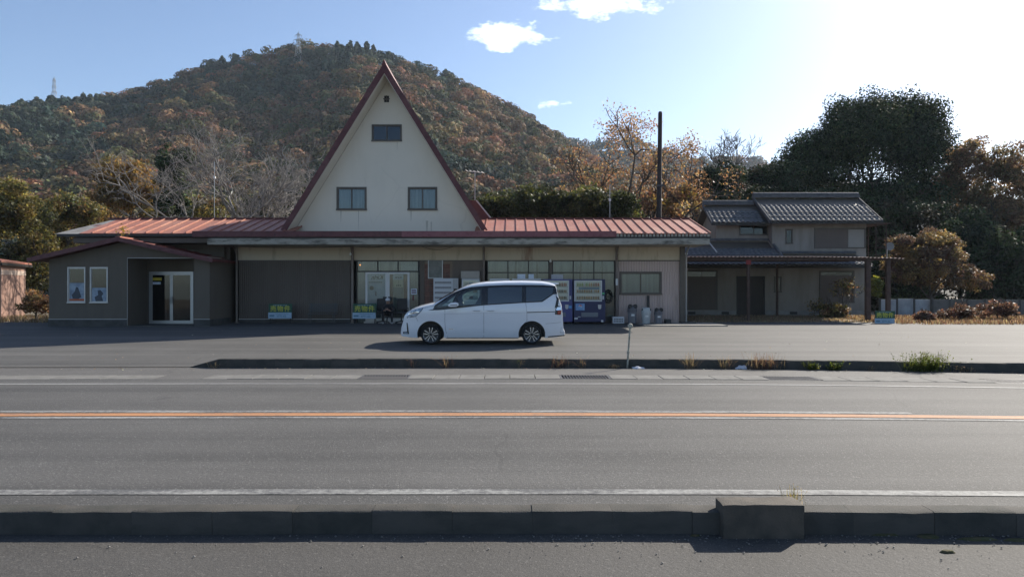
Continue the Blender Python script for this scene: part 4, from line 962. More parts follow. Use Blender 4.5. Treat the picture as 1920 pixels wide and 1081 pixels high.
# left wing
wx0, wx1 = 11.45, 14.75; yeW, yrW = 38.2, 40.0; zeW = EYE+(CY-417)*yeW/F; zrW = EYE+(CY-384)*yrW/F; w_c = span(1386, 1441, 420.5, 440, YL)
mb = MB(); mb.wall(rect(wx0, wx1, 3.0, zeW+.25), [rect(*w_c)], YL, .15); mb.build('wing_wall', m_hwall, hs)
mb = MB(); mb.prism([(YL+.153, 3.0), (42.5, 3.0), (42.5, zeW), (yrW, zrW-.12), (YL+.153, zeW+.25)], wx0, wx0+.12, 0, 'x'); mb.build('wing_gable_wall', m_hwall, hs)
window(hs, *w_c, YL, m_brownfr, 2, m_pane_dk, m_curtain, .05, pleat=False)
tile_roof(hs, 11.02, 13.97, yeW, zeW, yrW, zrW)
mb = MB(); mb.prism([(yeW+.02, zeW-.04), (yrW, zrW-.04), (42.6, zeW-.3), (42.6, zeW-.4), (yrW, zrW-.14), (yeW+.02, zeW-.14)], 11.05, 14.6, 0, 'x'); mb.build('roof_deck', m_brownfr, hs)
ridge_line(hs, [(11.0, yrW, zrW), (13.9, yrW, zrW)], .14, .24)
mb = MB(); mb.box(11.0, 13.95, yeW-.08, yeW+.02, zeW-.13, zeW-.05); mb.build('eave_gutter', m_dkframe, hs)
mb = MB(); mb.prism([(yeW, zeW-.13), (yrW, zrW-.13), (yrW, zrW+.08), (yeW, zeW+.08)], 10.98, 11.02, 0, 'x'); mb.build('verge_board', m_kawara, hs)
# drying balcony frame on the right of the upper storey
bx0, bx1 = ux1+.03, 20.3; mb = MB()
for x in (bx0+.2, bx1): mb.tube([(x, 37.6, 3.4), (x, 37.6, 5.2)], .022, 6); mb.tube([(x, 39.5, 3.4), (x, 39.5, 5.2)], .022, 6)
for z in (3.5, 3.9, 4.35, 5.15): mb.tube([(bx0+.1, 37.6, z), (bx1, 37.6, z)], .02, 6)
mb.build('balcony_frame', m_rust, hs, 60)
mb = MB(); mb.box(bx0, bx1+.2, 37.4, 39.6, 5.2, 5.23); mb.build('balcony_roof', m_carport, hs)
a = at(1669, 461, 38.0); mb = MB(); mb.lathe([(.001, .06), (.12, .045), (.22, 0), (.23, .005), (.12, .06), (.001, .075)], a, 16, axis='y'); ds = mb.build('satellite_dish', plain('dish_grey', (.20, .20, .20), .6, .1), hs, 50)
mb = MB(); mb.tube([a+Vector((0, .07, 0)), a+Vector((0, .3, -.1)), (a.x-.1, 38.3, .3)], .025, 6); mb.build('dish_pole', m_alu, ds)

# ------------------------------------------------------------------ low carport before the house
cpt = thing('carport', (12.6, 33.5, .24), 'low open carport with dark corrugated sheet roof on rusty posts before the house', 'carport')
cz = EYE+(CY-480.5)*31.0/F; mb = MB(); x0, x1 = (1286-CX)*31/F, (1697-CX)*31/F; n = int((x1-x0)/.045); V = []
for i in range(n+1):
    x = x0+(x1-x0)*i/n; h = .022*math.sin(i*math.pi/2.0); dr = -.10*max(0, (x-13)/5)**2; mb.v += [(x, 31.0, cz+h+dr), (x, 36.2, cz+.12+h+dr)]
for i in range(n): mb.f.append((2*i, 2*i+2, 2*i+3, 2*i+1)); mb.mi.append(0)
mb.build('roof_sheet', m_carport, cpt, 180)
for y in (31.2, 33.6, 36.0): mb = MB(); mb.box(x0+.1, x1-.1, y-.03, y+.03, cz-.16+(y-31)*.024, cz-.055+(y-31)*.024); mb.build('beam', m_rust, cpt)
for px, y, r in ((1403, 31.2, .06), (1457, 35.9, .05), (1627, 31.2, .10), (1665, 31.2, .085)):
    x = (px-CX)*y/F; mb = MB(); mb.box(x-r, x+r, y-r, y+r, .2, cz-.155); mb.build('post', m_rust, cpt, bevel=.008)
a = at(1403, 491, 31.15); mb = MB(); mb.box(a.x-.11, a.x+.11, 31.1, 31.13, a.z-.1, a.z+.1); mb.build('red_marker', plain('faded_red', (.25, .03, .03), .6, .1), cpt)
# ------------------------------------------------------------------ the white minivan
m_car = NT('car_paint'); m_car = m_car.done((.74, .75, .77), .28, 0, .5, None, 1.0)
m_cblack = plain('car_black_trim', (.012, .012, .014), .25, .1, 5, spec=.5)
m_priv = panemat('privacy_glass', (.29, .32, .33), 1.6); m_clear = panemat('car_glass', (.70, .80, .74), 1.4)
m_cab = plain('cabin_grey', (.10, .10, .10), .8, .2, 3); m_tyre = plain('tyre_rubber', (.018, .018, .018), .85, .2, 30)
m_rim = plain('alloy_machined', (.42, .42, .43), .25, .1, 10, metal=.8); m_rimd = plain('alloy_dark', (.035, .035, .037), .4, .1, 10)
m_chrome = plain('chrome', (.75, .75, .77), .12, .05, 5, metal=1.0)
m_lens = plain('lamp_lens', (.42, .50, .58), .1, .35, 9, spec=.8, coat=1.0, c2=(.12, .15, .19)); m_tail = plain('tail_red', (.30, .03, .02), .15, .2, 9, coat=1.0)
m_seam = plain('panel_gap', (.10, .10, .105), .6, .1)
TOP_U = [-.03, .0, .02, .06, .10, .185, .30, .406, .55, .737, .985, 1.206, 1.38, 1.564, 1.785, 1.90, 2.033, 2.22, 2.447, 3.0, 3.55, 4.1, 4.30, 4.40, 4.47, 4.50, 4.545, 4.60, 4.645, 4.67, 4.70, 4.735, 4.755]
TOP_Z = [.40, .56, .63, .75, .89, .965, 1.035, 1.08, 1.13, 1.178, 1.235, 1.37, 1.465, 1.562, 1.678, 1.725, 1.765, 1.80, 1.826, 1.852, 1.858, 1.842, 1.815, 1.79, 1.76, 1.70, 1.46, 1.30, 1.18, .93, .52, .44, .36]
LOW_U = [-.03, .0, .3, .5, 4.2, 4.5, 4.70, 4.755]; LOW_Z = [.33, .225, .20, .19, .19, .21, .25, .30]
def vtop(u): return float(np.interp(u, TOP_U, TOP_Z))
def vlow(u): return float(np.interp(u, LOW_U, LOW_Z))
def vw(u, z):
    w = .845
    w -= .05*max(0, (.42-z)/.23)**1.5
    w += .02*math.exp(-((z-.92)/.10)**2)*1.0
    if z > 1.12: w -= .155*((z-1.12)/.70)**1.25
    if u < .62: w *= 1-.30*((.62-u)/.65)**2.3
    if u > 4.1: w *= 1-.11*((u-4.1)/.65)**2.2
    zt = vtop(u); q = min(1, max(0, (z-(zt-.13))/.13))
    return max(0.0, w*(max(0, 1-q**3))**.4545)
van = thing('minivan', (0, 0, 0), 'white minivan parked side-on in the lot before the hall', 'car')
VU0 = at(750, 646, 19.9).x; VY = 19.9+.86; van.location = (VU0, VY, lot_z(VY)+.004); ORG[van.name] = Vector((0, 0, 0))
us = sorted(set([round(v, 4) for v in list(np.linspace(-.03, .62, 22))+list(np.linspace(.62, 4.1, 58))+list(np.linspace(.95, 2.3, 90))+list(np.linspace(4.1, 4.755, 26))+TOP_U]))
lv = [0, .08, .2, .35, .5, .65, .8, .92, 1.0]; qq = [.25, .45, .6, .72, .82, .9, .95, .98, 1.0]
V = []; ring = None; rows_ = []
for u in us:
    zl, zt = vlow(u), vtop(u); zs_ = [zl+(zt-.13-zl)*t for t in lv] if zt-.13 > zl else [zl+(zt-zl)*.02*i for i in range(len(lv))]
    zq = [zt-.13+.13*q for q in qq] if zt-.13 > zl else [zl+(zt-zl)*(.2+.8*q) for q in qq]
    half = [(vw(u, z), z) for z in zs_+zq]; half[-1] = (0.0, zt)
    rows_.append([(u, -w, z) for w, z in half]+[(u, w, z) for w, z in reversed(half[:-1])])
m_ = len(rows_[0]); mb = MB(); mb.v = [p for r in rows_ for p in r]
for i in range(len(us)-1):
    for j in range(m_):
        a, b = i*m_+j, i*m_+(j+1) % m_; mb.f.append((a, a+m_, b+m_, b)); mb.mi.append(0)
mb.f.append(tuple(range(m_))); mb.f.append(tuple(range(len(us)*m_-1, (len(us)-1)*m_-1, -1))); mb.mi += [0, 0]
body = mb.build('body', [m_car, m_cab], van, local=True)
def cutter(mbx):
    me = bpy.data.meshes.new('cut'); me.from_pydata(mbx.v, [], mbx.f); me.materials.append(m_cab)
    bm = bmesh.new(); bm.from_mesh(me); bmesh.ops.recalc_face_normals(bm, faces=bm.faces); bm.to_mesh(me); bm.free()
    o = bpy.data.objects.new('cut', me); COL.objects.link(o); o.location = van.location; return o
WH = [(.875, .29), (3.785, .29)]
cuts = []
for u, z in WH:
    for s in (-1, 1):
        mb = MB(); y0, y1 = sorted((s*.50, s*1.1)); mb.lathe([(.385, y0), (.385, y1)], (u, 0, z+.005), 40, axis='y'); cuts.append(cutter(mb))
QW = [(1.035, 1.065), (1.36, 1.09), (1.56, 1.46), (1.52, 1.465)]                     # quarter light
FW = [(1.70, 1.105), (1.72, 1.11), (2.33, 1.145), (2.345, 1.575), (2.10, 1.565), (1.86, 1.515), (1.74, 1.45), (1.66, 1.38)]
for poly in (FW, [(1.02, 1.07), (1.45, 1.10), (1.60, 1.44), (1.52, 1.44)]):
    mb = MB(); mb.prism(poly, -1.1, 1.1); cuts.append(cutter(mb))
for c in cuts:
    md = body.modifiers.new('cut', 'BOOLEAN'); md.operation = 'DIFFERENCE'; md.solver = 'EXACT'; md.object = c; md.material_mode = 'TRANSFER'
dg = bpy.context.evaluated_depsgraph_get(); dg.update(); me2 = bpy.data.meshes.new_from_object(body.evaluated_get(dg)); body.modifiers.clear(); body.data = me2
for c in cuts: bpy.data.objects.remove(c)
me2.shade_smooth(); me2.set_sharp_from_angle(angle=math.radians(32))
def side_patch(name, poly, mat, parent, off=.006, sides=(-1, 1), thick=0.0, holes=(), step=.12):
    """a piece lying on the body side: polygon in (u, z) draped over the flank"""
    for s in sides:
        bm = bmesh.new(); loops = [poly]+list(holes); flat = [p for l in loops for p in l]; vs = [bm.verts.new((a, 0, b)) for a, b in flat]
        for t in tessellate_polygon([[Vector((a, b, 0)) for a, b in l] for l in loops]):
            try: bm.faces.new([vs[i] for i in t])
            except ValueError: pass
        us_ = [p[0] for p in poly]; zs_ = [p[1] for p in poly]
        for ax_, lo, hi in ((0, min(us_), max(us_)), (2, min(zs_), max(zs_))):
            v = lo+step
            while v < hi:
                no = Vector((0, 0, 0)); no[ax_] = 1; co = Vector((0, 0, 0)); co[ax_] = v
                bmesh.ops.bisect_plane(bm, geom=bm.verts[:]+bm.edges[:]+bm.faces[:], plane_co=co, plane_no=no); v += step*(.6 if ax_ == 2 else 1)
        for v in bm.verts: v.co.y = s*(vw(v.co.x, v.co.z)+off)
        if thick:
            r = bmesh.ops.extrude_face_region(bm, geom=bm.faces[:]); 
            for v in [g for g in r['geom'] if isinstance(g, bmesh.types.BMVert)]: v.co.y -= s*thick
        bmesh.ops.recalc_face_normals(bm, faces=bm.faces)
        me = bpy.data.meshes.new(name); bm.to_mesh(me); bm.free(); link(name, me, parent, mat, (0, 0, 0), 30)
# glasshouse: black surround with openings, then the panes
BAND = [(.80, .985), (.95, 1.02), (1.0, 1.135), (1.30, 1.345), (1.58, 1.515), (1.80, 1.60), (2.05, 1.655), (2.45, 1.69), (3.0, 1.712), (3.6, 1.716), (4.1, 1.71), (4.47, 1.685), (4.52, 1.45), (4.40, 1.44), (4.08, 1.225), (3.62, 1.205), (2.4, 1.13), (1.6, 1.04), (1.1, .99)]
SG = [(2.52, 1.165), (3.50, 1.225), (3.50, 1.655), (3.0, 1.655), (2.52, 1.63)]; RG = [(3.62, 1.235), (4.06, 1.255), (4.38, 1.46), (4.42, 1.62), (4.40, 1.645), (3.62, 1.655)]
side_patch('window_surround', BAND, m_cblack, body, .009, step=.045, holes=(FW, [(1.02, 1.07), (1.45, 1.10), (1.60, 1.44), (1.52, 1.44)], SG, RG))
side_patch('front_door_glass', FW, m_clear, body, .003); side_patch('quarter_glass', [(1.02, 1.07), (1.45, 1.10), (1.60, 1.44), (1.52, 1.44)], m_clear, body, .003)
side_patch('sliding_door_glass', SG, m_priv, body, .007)
side_patch('rear_quarter_glass', RG, m_priv, body, .007)
side_patch('rear_pillar_trim', [(4.53, 1.44), (4.57, 1.30), (4.53, 1.06), (4.44, 1.05), (4.50, 1.30), (4.47, 1.42)], m_cblack, body, .005)
# windscreen and rear glass
mb = MB(); n = 12
for k in range(7):
    u = 1.10+.075*k
    for j in range(n+1):
        wf = vw(u, vtop(u)-.13); rr_ = -.90+1.8*j/n; q_ = (1-abs(rr_)**2.2)**(1/3); mb.v.append((u-.012, rr_*wf, vtop(u)-.13*(1-q_)+.012))
for k in range(6):
    for j in range(n): a = k*(n+1)+j; mb.f.append((a, a+1, a+n+2, a+n+1)); mb.mi.append(0)
mb.build('windscreen', m_cblack, body, 180, local=True)
# lamps, grille, bumper trim
hl = [(.075, .765), (.13, .90), (.20, .945), (.645, 1.045), (.62, .985), (.46, .82), (.20, .775)]
side_patch('headlight', hl, m_lens, body, .008, thick=.02)
side_patch('headlight_divider', [(.16, .862), (.55, .955), (.53, .93), (.18, .842)], m_chrome, body, .014)
side_patch('headlight_bezel', [(.06, .75), (.11, .91), (.20, .96), (.67, 1.06), (.63, .98), (.46, .805), (.20, .76)], m_cblack, body, .003)
side_patch('fog_lamp_trim', [(.17, .62), (.20, .625), (.245, .30), (.06, .30), (.06, .36), (.19, .37)], m_cblack, body, .008, thick=.02)
side_patch('fog_lamp', [(.08, .315), (.205, .315), (.195, .355), (.09, .35)], m_lens, body, .012)
side_patch('tail_light', [(4.45, .865), (4.46, 1.02), (4.52, 1.12), (4.60, 1.10), (4.63, 1.0), (4.61, .85)], m_cblack, body, .006, thick=.02)
side_patch('tail_light_clear', [(4.47, 1.0), (4.52, 1.075), (4.63, 1.08), (4.63, .99), (4.50, .98)], m_chrome, body, .012)
side_patch('tail_light_red', [(4.52, .87), (4.53, .975), (4.64, .98), (4.62, .86)], m_tail, body, .012)
side_patch('rear_bumper_inlay', [(4.64, .50), (4.60, .34), (4.70, .33), (4.71, .45)], m_cblack, body, .006)
side_patch('rear_lower_lip', [(4.25, .205), (4.73, .245), (4.73, .275), (4.25, .235)], m_cblack, body, .004)
# shut lines, sliding rail, handles, sill
def line(name, pts, w=.008, mat=m_seam, off=.003):
    pts = [Vector((a, b)) for a, b in pts]; L_, R_ = [], []
    for i, p in enumerate(pts):
        t = (pts[min(i+1, len(pts)-1)]-pts[max(i-1, 0)]).normalized(); nn = Vector((-t.y, t.x))*w*.5; L_.append(tuple(p+nn)); R_.append(tuple(p-nn))
    side_patch(name, L_+R_[::-1], mat, body, off, step=.2)
line('door_gap', [(1.29, 1.0), (1.285, .70), (1.30, .45), (1.36, .20)]); line('door_gap', [(2.405, 1.13), (2.405, .20)]); line('door_gap', [(3.605, 1.205), (3.64, .98), (3.645, .68), (3.55, .60)])
line('door_gap', [(1.36, .205), (3.42, .205)], .006); line('slider_rail', [(3.65, .925), (4.45, .945)], .022, m_cblack); line('hood_gap', [(.64, 1.04), (.86, 1.10), (.98, 1.12)], .007)
line('bumper_gap', [(.45, .80), (.52, .66)], .006); line('bumper_gap', [(4.18, .60), (4.45, .62), (4.62, .64)], .006); line('crease_shade_line', [(1.3, .885), (2.4, .905), (3.6, .915)], .010, plain('crease_shade_paint', (.58, .59, .62), .4, .03), .002)  # the crease is a flat strip, its shade painted as darker grey
for u in (2.20, 2.60):
    for s in (-1, 1):
        zz = .985; w0 = vw(u, zz)+.004; mb = MB(); mb.box(u-.10, u+.10, *sorted((s*(w0+.012), s*(w0+.034))), zz-.014, zz+.014); mb.build('door_handle', m_car, body, local=True, bevel=.008)
        side_patch('handle_recess_shade', [(u-.09, zz-.03), (u+.09, zz-.03), (u+.10, zz+.01), (u, zz+.035), (u-.10, zz+.01)], plain('recess_shade', (.5, .51, .53), .4, .02) if 'recess_shade' not in MATS else MATS['recess_shade'], body, .002, (s,))  # flat patch behind the handle, the shade of the recess painted in grey
side_patch('badge', [(1.40, .44), (1.53, .44), (1.53, .455), (1.40, .455)], m_chrome, body, .004)
for s in (-1, 1):
    w0 = vw(1.55, 1.09); mb = MB(); prof = [(1.40, 1.10), (1.46, 1.085), (1.62, 1.09), (1.70, 1.12), (1.69, 1.20), (1.60, 1.225), (1.46, 1.20), (1.40, 1.15)]
    mb.prism(prof, *sorted((s*(w0+.06), s*(w0+.24)))); mr = mb.build('mirror', m_car, van, 50, local=True, bevel=.025)
    mb = MB(); mb.box(1.60, 1.68, *sorted((s*(w0-.02), s*(w0+.08))), 1.09, 1.13); mb.build('mirror_arm', m_cblack, mr, local=True)
    mb = MB(); mb.box(1.46, 1.66, *sorted((s*(w0+.241), s*(w0+.246))), 1.135, 1.15); mb.build('mirror_lamp', m_cblack, mr, local=True)
# spoiler
mb = MB(); mb.add([(4.12, -.54, 1.812), (4.12, .54, 1.812), (4.59, .56, 1.765), (4.59, -.56, 1.765), (4.16, -.60, 1.70), (4.16, .60, 1.70), (4.565, .575, 1.738), (4.565, -.575, 1.738)], [(0, 1, 2, 3), (7, 6, 5, 4), (0, 4, 5, 1), (1, 5, 6, 2), (2, 6, 7, 3), (3, 7, 4, 0)]); mb.build('spoiler', m_car, van, local=True, bevel=.012)
# seats, dashboard and wheel seen through the clear glass
mb = MB(); mb.prism([(2.02, .95), (2.30, .95), (2.42, 1.42), (2.30, 1.44)], -.55, -.12).prism([(2.02, .95), (2.30, .95), (2.42, 1.42), (2.30, 1.44)], .12, .55); mb.build('seat', m_cab, van, local=True, bevel=.03)
mb = MB(); pts = [(1.62+.05*math.sin(a)*.4, .33+.17*math.cos(a), 1.14+.17*math.sin(a)) for a in np.linspace(0, 2*math.pi, 20)]; mb.tube(pts, .014, 6, caps=False); mb.build('steering_wheel', m_cblack, van, local=True)
# wheels
def wheel(u, z, s):
    yo = s*.825; yi = s*.63
    mb = MB(); mb.lathe([(.15, yi), (.20, yi), (.215, yi+s*.10), (.215, yo-s*.05), (.10, yo-s*.075), (.001, yo-s*.075)], (u, 0, z), 32, axis='y', cap=False); wo = mb.build('wheel', m_rimd, van, 40, local=True)
    mb = MB(); mb.lathe([(.216, yi), (.27, yi-s*.0), (.288, yi+s*.03), (.29, yi+s*.06), (.29, yo-s*.05), (.283, yo-s*.02), (.262, yo), (.235, yo+s*.002), (.222, yo-s*.01), (.214, yo-s*.02)], (u, 0, z), 40, axis='y', cap=False); mb.build('tyre', m_tyre, wo, 50, local=True)
    mb = MB(); mb.lathe([(.207, yo-s*.04), (.207, yo-s*.018), (.2135, yo-s*.012), (.2135, yo-s*.04)], (u, 0, z), 40, axis='y', cap=False)
    for k in range(5):
        for tw in (-.23, .23):
            a = 2*math.pi*k/5+.3; p = [(.045, a+tw*1.6-.18), (.045, a+tw*1.6+.22), (.208, a+tw+.075), (.208, a+tw-.085)]
            q = [(r*math.cos(t), r*math.sin(t)) for r, t in p]; mb.prism([(u+x, z+y) for x, y in q], *sorted((yo-s*.045, yo-s*.022)))
    mb.build('rim', m_rim, wo, local=True)
    mb = MB(); mb.lathe([(.001, yo-s*.015), (.035, yo-s*.017), (.04, yo-s*.03), (.04, yo-s*.07)], (u, 0, z), 16, axis='y', cap=False); mb.build('hub_cap', m_rimd, wo, 40, local=True)
for u, z in WH:
    for s in (-1, 1): wheel(u, z, s)
mb = MB(); mb.box(.62, .72, -.6, .6, .13, .25).box(1.3, 3.4, -.6, .6, .16, .215); mb.build('underbody', m_cblack, van, local=True)

# ------------------------------------------------------------------ for-sale signs
m_sgreen = plain('sign_green', (.018, .075, .045), .5, .12, 4); m_sblue = plain('sign_pale_blue', (.30, .42, .52), .5, .08, 4); m_syel = plain('sign_yellow', (.44, .44, .06), .55, .08, 4); m_sink = plain('sign_small_print', (.10, .20, .27), .6, .1)
def sale_sign(px0, px1, py0, py1, D, label, tilt=0.0):
    x0, x1, z0, z1 = span(px0, px1, py0, py1, D); c = (x0+x1)/2; w, h = x1-x0, z1-z0; gz = lot_z(D)
    t = thing('sale_sign', (c, D, gz), label, 'sign', 'property for sale signs', rz=tilt or 1e-9); ORG[t.name] = Vector((0, 0, 0)); z0 -= gz; z1 -= gz; zm = z0+h*.40
    mb = MB(); mb.box(-w/2+.02, w/2-.01, 0, .02, zm+.003, z1); up = mb.build('green_panel', m_sgreen, t, local=True)
    mb = MB(); mb.box(-w/2, w/2-.03, -.004, .018, z0, zm); lo = mb.build('blue_panel', m_sblue, t, local=True)
    mb = MB()
    for k, ch in enumerate('売物件'): put_text(mb, ch, .25*h/.58, -w*.29+k*w*.29, -.003, zm+h*.235, .0045)
    mb.build('yellow_lettering', m_syel, up, local=True)
    mb = MB()
    for k in range(9): mb.box(-w*.28+k*w*.065, -w*.28+k*w*.065+w*.035, -.003, -.001, z1-h*.13, z1-h*.085)
    mb.build('small_lettering', m_sblue, up, local=True)
    mb = MB(); put_text(mb, '0771-62', h*.19, w*.05, -.007, z0+h*.15, .003)
    for k in range(8): mb.box(-w*.2+k*w*.07, -w*.2+k*w*.07+w*.05, -.007, -.005, z0+h*.30, z0+h*.335)
    mb.box(-w*.45, -w*.25, -.007, -.005, z0+h*.12, z0+h*.24); mb.build('phone_lettering', m_sink, lo, local=True)
    for s in (-1, 1): mb = MB(); mb.box(s*w*.42-.02, s*w*.42+.02, .022, .05, 0, z1-.03).box(s*w*.42-.02, s*w*.42+.02, .05, .36, 0, .03).tube([(s*w*.42, .33, .03), (s*w*.42, .05, z1*.7)], .012, 5); mb.build('stand_leg', m_blackpl, t, local=True)
sale_sign(503, 548, 568.5, 596, 28.9, 'green and pale blue property sign standing before the blank brown siding')
sale_sign(661, 706, 568.5, 596.5, 28.9, 'green and pale blue property sign standing beside the glazed entrance door')
sale_sign(1641, 1678, 582, 605.5, 29.0, 'smaller green property sign standing alone before the white panel fence', math.radians(-4))

# ------------------------------------------------------------------ benches, person, chair
m_bench = plain('bench_steel', (.07, .072, .074), .5, .2, 10)
def bench(x0, x1, D, label):
    t = thing('bench', ((x0+x1)/2, D, lot_z(D)), label, 'bench'); g = lot_z(D)
    for i in range(5): mb = MB(); z = g+.48+.075*i; mb.box(x0, x1, D+.30+.012*i, D+.32+.012*i, z, z+.045); mb.build('back_slat', m_bench, t)
    for i in range(4): mb = MB(); y = D-.05+.085*i; mb.box(x0-.02, x1+.02, y, y+.06, g+.40, g+.425); mb.build('seat_slat', m_bench, t)
    for x in (x0+.1, x1-.1):
        mb = MB(); mb.tube([(x, D-.03, g), (x, D-.03, g+.395)], .018, 6).tube([(x, D+.26, g), (x, D+.27, g+.395), (x, D+.38, g+.86)], .018, 6).tube([(x, D-.03, g+.385), (x, D+.26, g+.385)], .016, 6); mb.build('leg', m_bench, t)
    return t
a, b = (577-CX)*29.0/F, (631-CX)*29.0/F; bench(a, b, 28.85, 'grey steel slat bench against the brown siding between two property signs')
# person sitting on a low stool, bent forward over a phone
PX, PY_ = -5.12, 28.65; PG = lot_z(PY_)+.004
per = thing('person', (PX, PY_, PG), 'person in dark clothes and white cap sitting bent forward before the entrance', 'person'); ORG[per.name] = Vector((0, 0, 0))
J = [((0, .28, .40), .135), ((0, .22, .53), .14), ((0, .11, .68), .155), ((0, .02, .79), .125), ((0, -.04, .845), .055), ((0, -.075, .89), .07), ((0, -.10, .945), .088), ((0, -.09, 1.01), .075)]
E = [(0, 1), (1, 2), (2, 3), (3, 4), (4, 5), (5, 6), (6, 7)]
def chain(start, pts):
    p = start
    for c, r in pts: J.append((c, r)); E.append((p, len(J)-1)); p = len(J)-1
for s in (-1, 1):
    chain(0, [((s*.11, .22, .39), .10), ((s*.17, .02, .44), .088), ((s*.19, -.15, .45), .068), ((s*.18, -.13, .27), .058), ((s*.175, -.10, .10), .042), ((s*.18, -.12, .055), .045), ((s*.20, -.22, .04), .038)])
    chain(3, [((s*.155, .03, .77), .068), ((s*.235, .0, .68), .055), ((s*.215, -.14, .52), .045), ((s*.12, -.25, .56), .034), ((s*.06, -.29, .60), .03)])
me = bpy.data.meshes.new('body'); me.from_pydata([c for c, _ in J], E, []); bo = bpy.data.objects.new('body', me); COL.objects.link(bo)
md = bo.modifiers.new('skin', 'SKIN'); md.use_smooth_shade = True
for i, (c, r) in enumerate(J): sv_ = me.skin_vertices[0].data[i]; sv_.radius = (r, r*.85); sv_.use_root = (i == 0)
md2 = bo.modifiers.new('sub', 'SUBSURF'); md2.levels = 2; md2.render_levels = 2
dg = bpy.context.evaluated_depsgraph_get(); dg.update(); bm_ = bpy.data.meshes.new_from_object(bo.evaluated_get(dg)); bo.modifiers.clear(); bpy.data.objects.remove(bo)
m_jacket = plain('dark_jacket', (.022, .022, .026), .85, .25, 12); m_trous = plain('dark_trousers', (.018, .018, .02), .85, .25, 12); m_skin = plain('skin', (.36, .21, .15), .6, .08, 10); m_shoe = plain('pale_shoes', (.4, .4, .4), .6, .1); m_cap = plain('white_cap', (.6, .6, .6), .8, .08)
bo = link('body', bm_, per, [m_jacket, m_trous, m_skin, m_shoe], (0, 0, 0))
for p in bm_.polygons:
    c = p.center; p.material_index = 2 if (c.z > .84 or (c.y < -.255 and c.z > .5)) else 3 if c.z < .085 else 1 if (c.z < .47 or (c.z < .5 and c.y < .05 and abs(c.x) > .1)) else 0
    p.use_smooth = True
mb = MB()
for s in (-1, 1):
    for k in range(4):
        x = s*(.055-.004*k); z = .585+.019*k-(.0); L_ = [.055, .062, .06, .048][k]
        mb.tube([(x, -.30, z), (x-s*.02, -.325, z+.004), (x-s*.05, -.33, z+.006), (x-s*.05, -.33+.02, z+.006)], [.0095, .009, .0085, .007], 6)
    mb.tube([(s*.055, -.285, .63), (s*.04, -.30, .655), (s*.02, -.305, .665)], [.011, .010, .008], 6)
mb.build('fingers', m_skin, per, 60, local=True)
mb = MB(); mb.box(-.035, .035, -.318, -.308, .575, .70); mb.build('phone', m_blackpl, per, local=True, bevel=.003)
mb = MB(); mb.lathe([(.092, -.035), (.098, 0), (.09, .045), (.06, .075), (.001, .085)], (0, -.088, 1.0), 16, cap=False); cp_ = mb.build('cap', m_cap, per, 60, local=True)
mb = MB(); mb.prism([(-.07, -.17), (.07, -.17), (.05, -.245), (-.05, -.245)], .965, .978, 0, 'z'); mb.build('cap_brim', m_cap, cp_, local=True)
mb = MB(); mb.prism([(-.185, .905), (-.165, .955), (-.205, .915)], -.011, .011, 0, 'x'); mb.build('nose', m_skin, per, local=True)
mb = MB()
for s in (-1, 1): mb.lathe([(.001, -.006), (.012, -.004), (.016, 0), (.012, .004), (.001, .006)], (s*.033, -.182, .955), 8, axis='y'); mb.box(s*.09-.01, s*.09+.01, -.09, -.06, .92, .97)
mb.box(-.025, .025, -.185, -.178, .888, .894); mb.build('face', m_ink, per, local=True)
st_ = thing('stool', (PX, PY_+.28, PG), 'low black stool under the sitting person', 'stool'); ORG[st_.name] = Vector((0, 0, 0))
mb = MB(); mb.lathe([(.001, .25), (.17, .25), (.18, .28), (.17, .305), (.001, .305)], (0, 0, 0), 18); mb.build('seat', m_blackpl, st_, 50, local=True)
for k in range(4): a = math.pi/4+k*math.pi/2; mb = MB(); mb.tube([(.16*math.cos(a), .16*math.sin(a), 0), (.12*math.cos(a), .12*math.sin(a), .252)], .014, 6); mb.build('leg', m_blackpl, st_, local=True)
ch = thing('office_chair', (-4.62, 28.95, lot_z(28.9)), 'black office chair standing before the right leaf of the glazed door', 'chair'); ORG[ch.name] = Vector((0, 0, 0))
mb = MB(); mb.box(-.24, .24, -.24, .24, .42, .50); mb.build('seat', m_blackpl, ch, local=True, bevel=.03)
mb = MB(); mb.prism([(-.22, .56), (.22, .56), (.21, 1.05), (-.21, 1.05)], .21, .27); mb.build('backrest', m_blackpl, ch, local=True, bevel=.03)
mb = MB(); mb.tube([(0, 0, .10), (0, 0, .42)], .03, 8).tube([(0, .1, .44), (0, .25, .47), (0, .25, .62)], .02, 6); mb.build('column', m_blackpl, ch, local=True)
for k in range(5): a = k*2*math.pi/5; mb = MB(); mb.tube([(0, 0, .11), (.27*math.cos(a), .27*math.sin(a), .07)], [.028, .018], 6).lathe([(.03, -.012), (.03, .012)], (.27*math.cos(a), .27*math.sin(a), .031), 10, axis='y'); mb.build('leg', m_blackpl, ch, local=True)
for s in (-1, 1): mb = MB(); mb.tube([(s*.25, .18, .46), (s*.27, .12, .66), (s*.27, -.14, .66)], .018, 6); mb.build('arm', m_blackpl, ch, local=True)
c2 = copy_tree(ch); c2.location = (-5.42, 29.0, lot_z(28.9)); c2.rotation_euler = (0, 0, .25); c2['label'] = 'black office chair just behind the stool before the left leaf of the door'

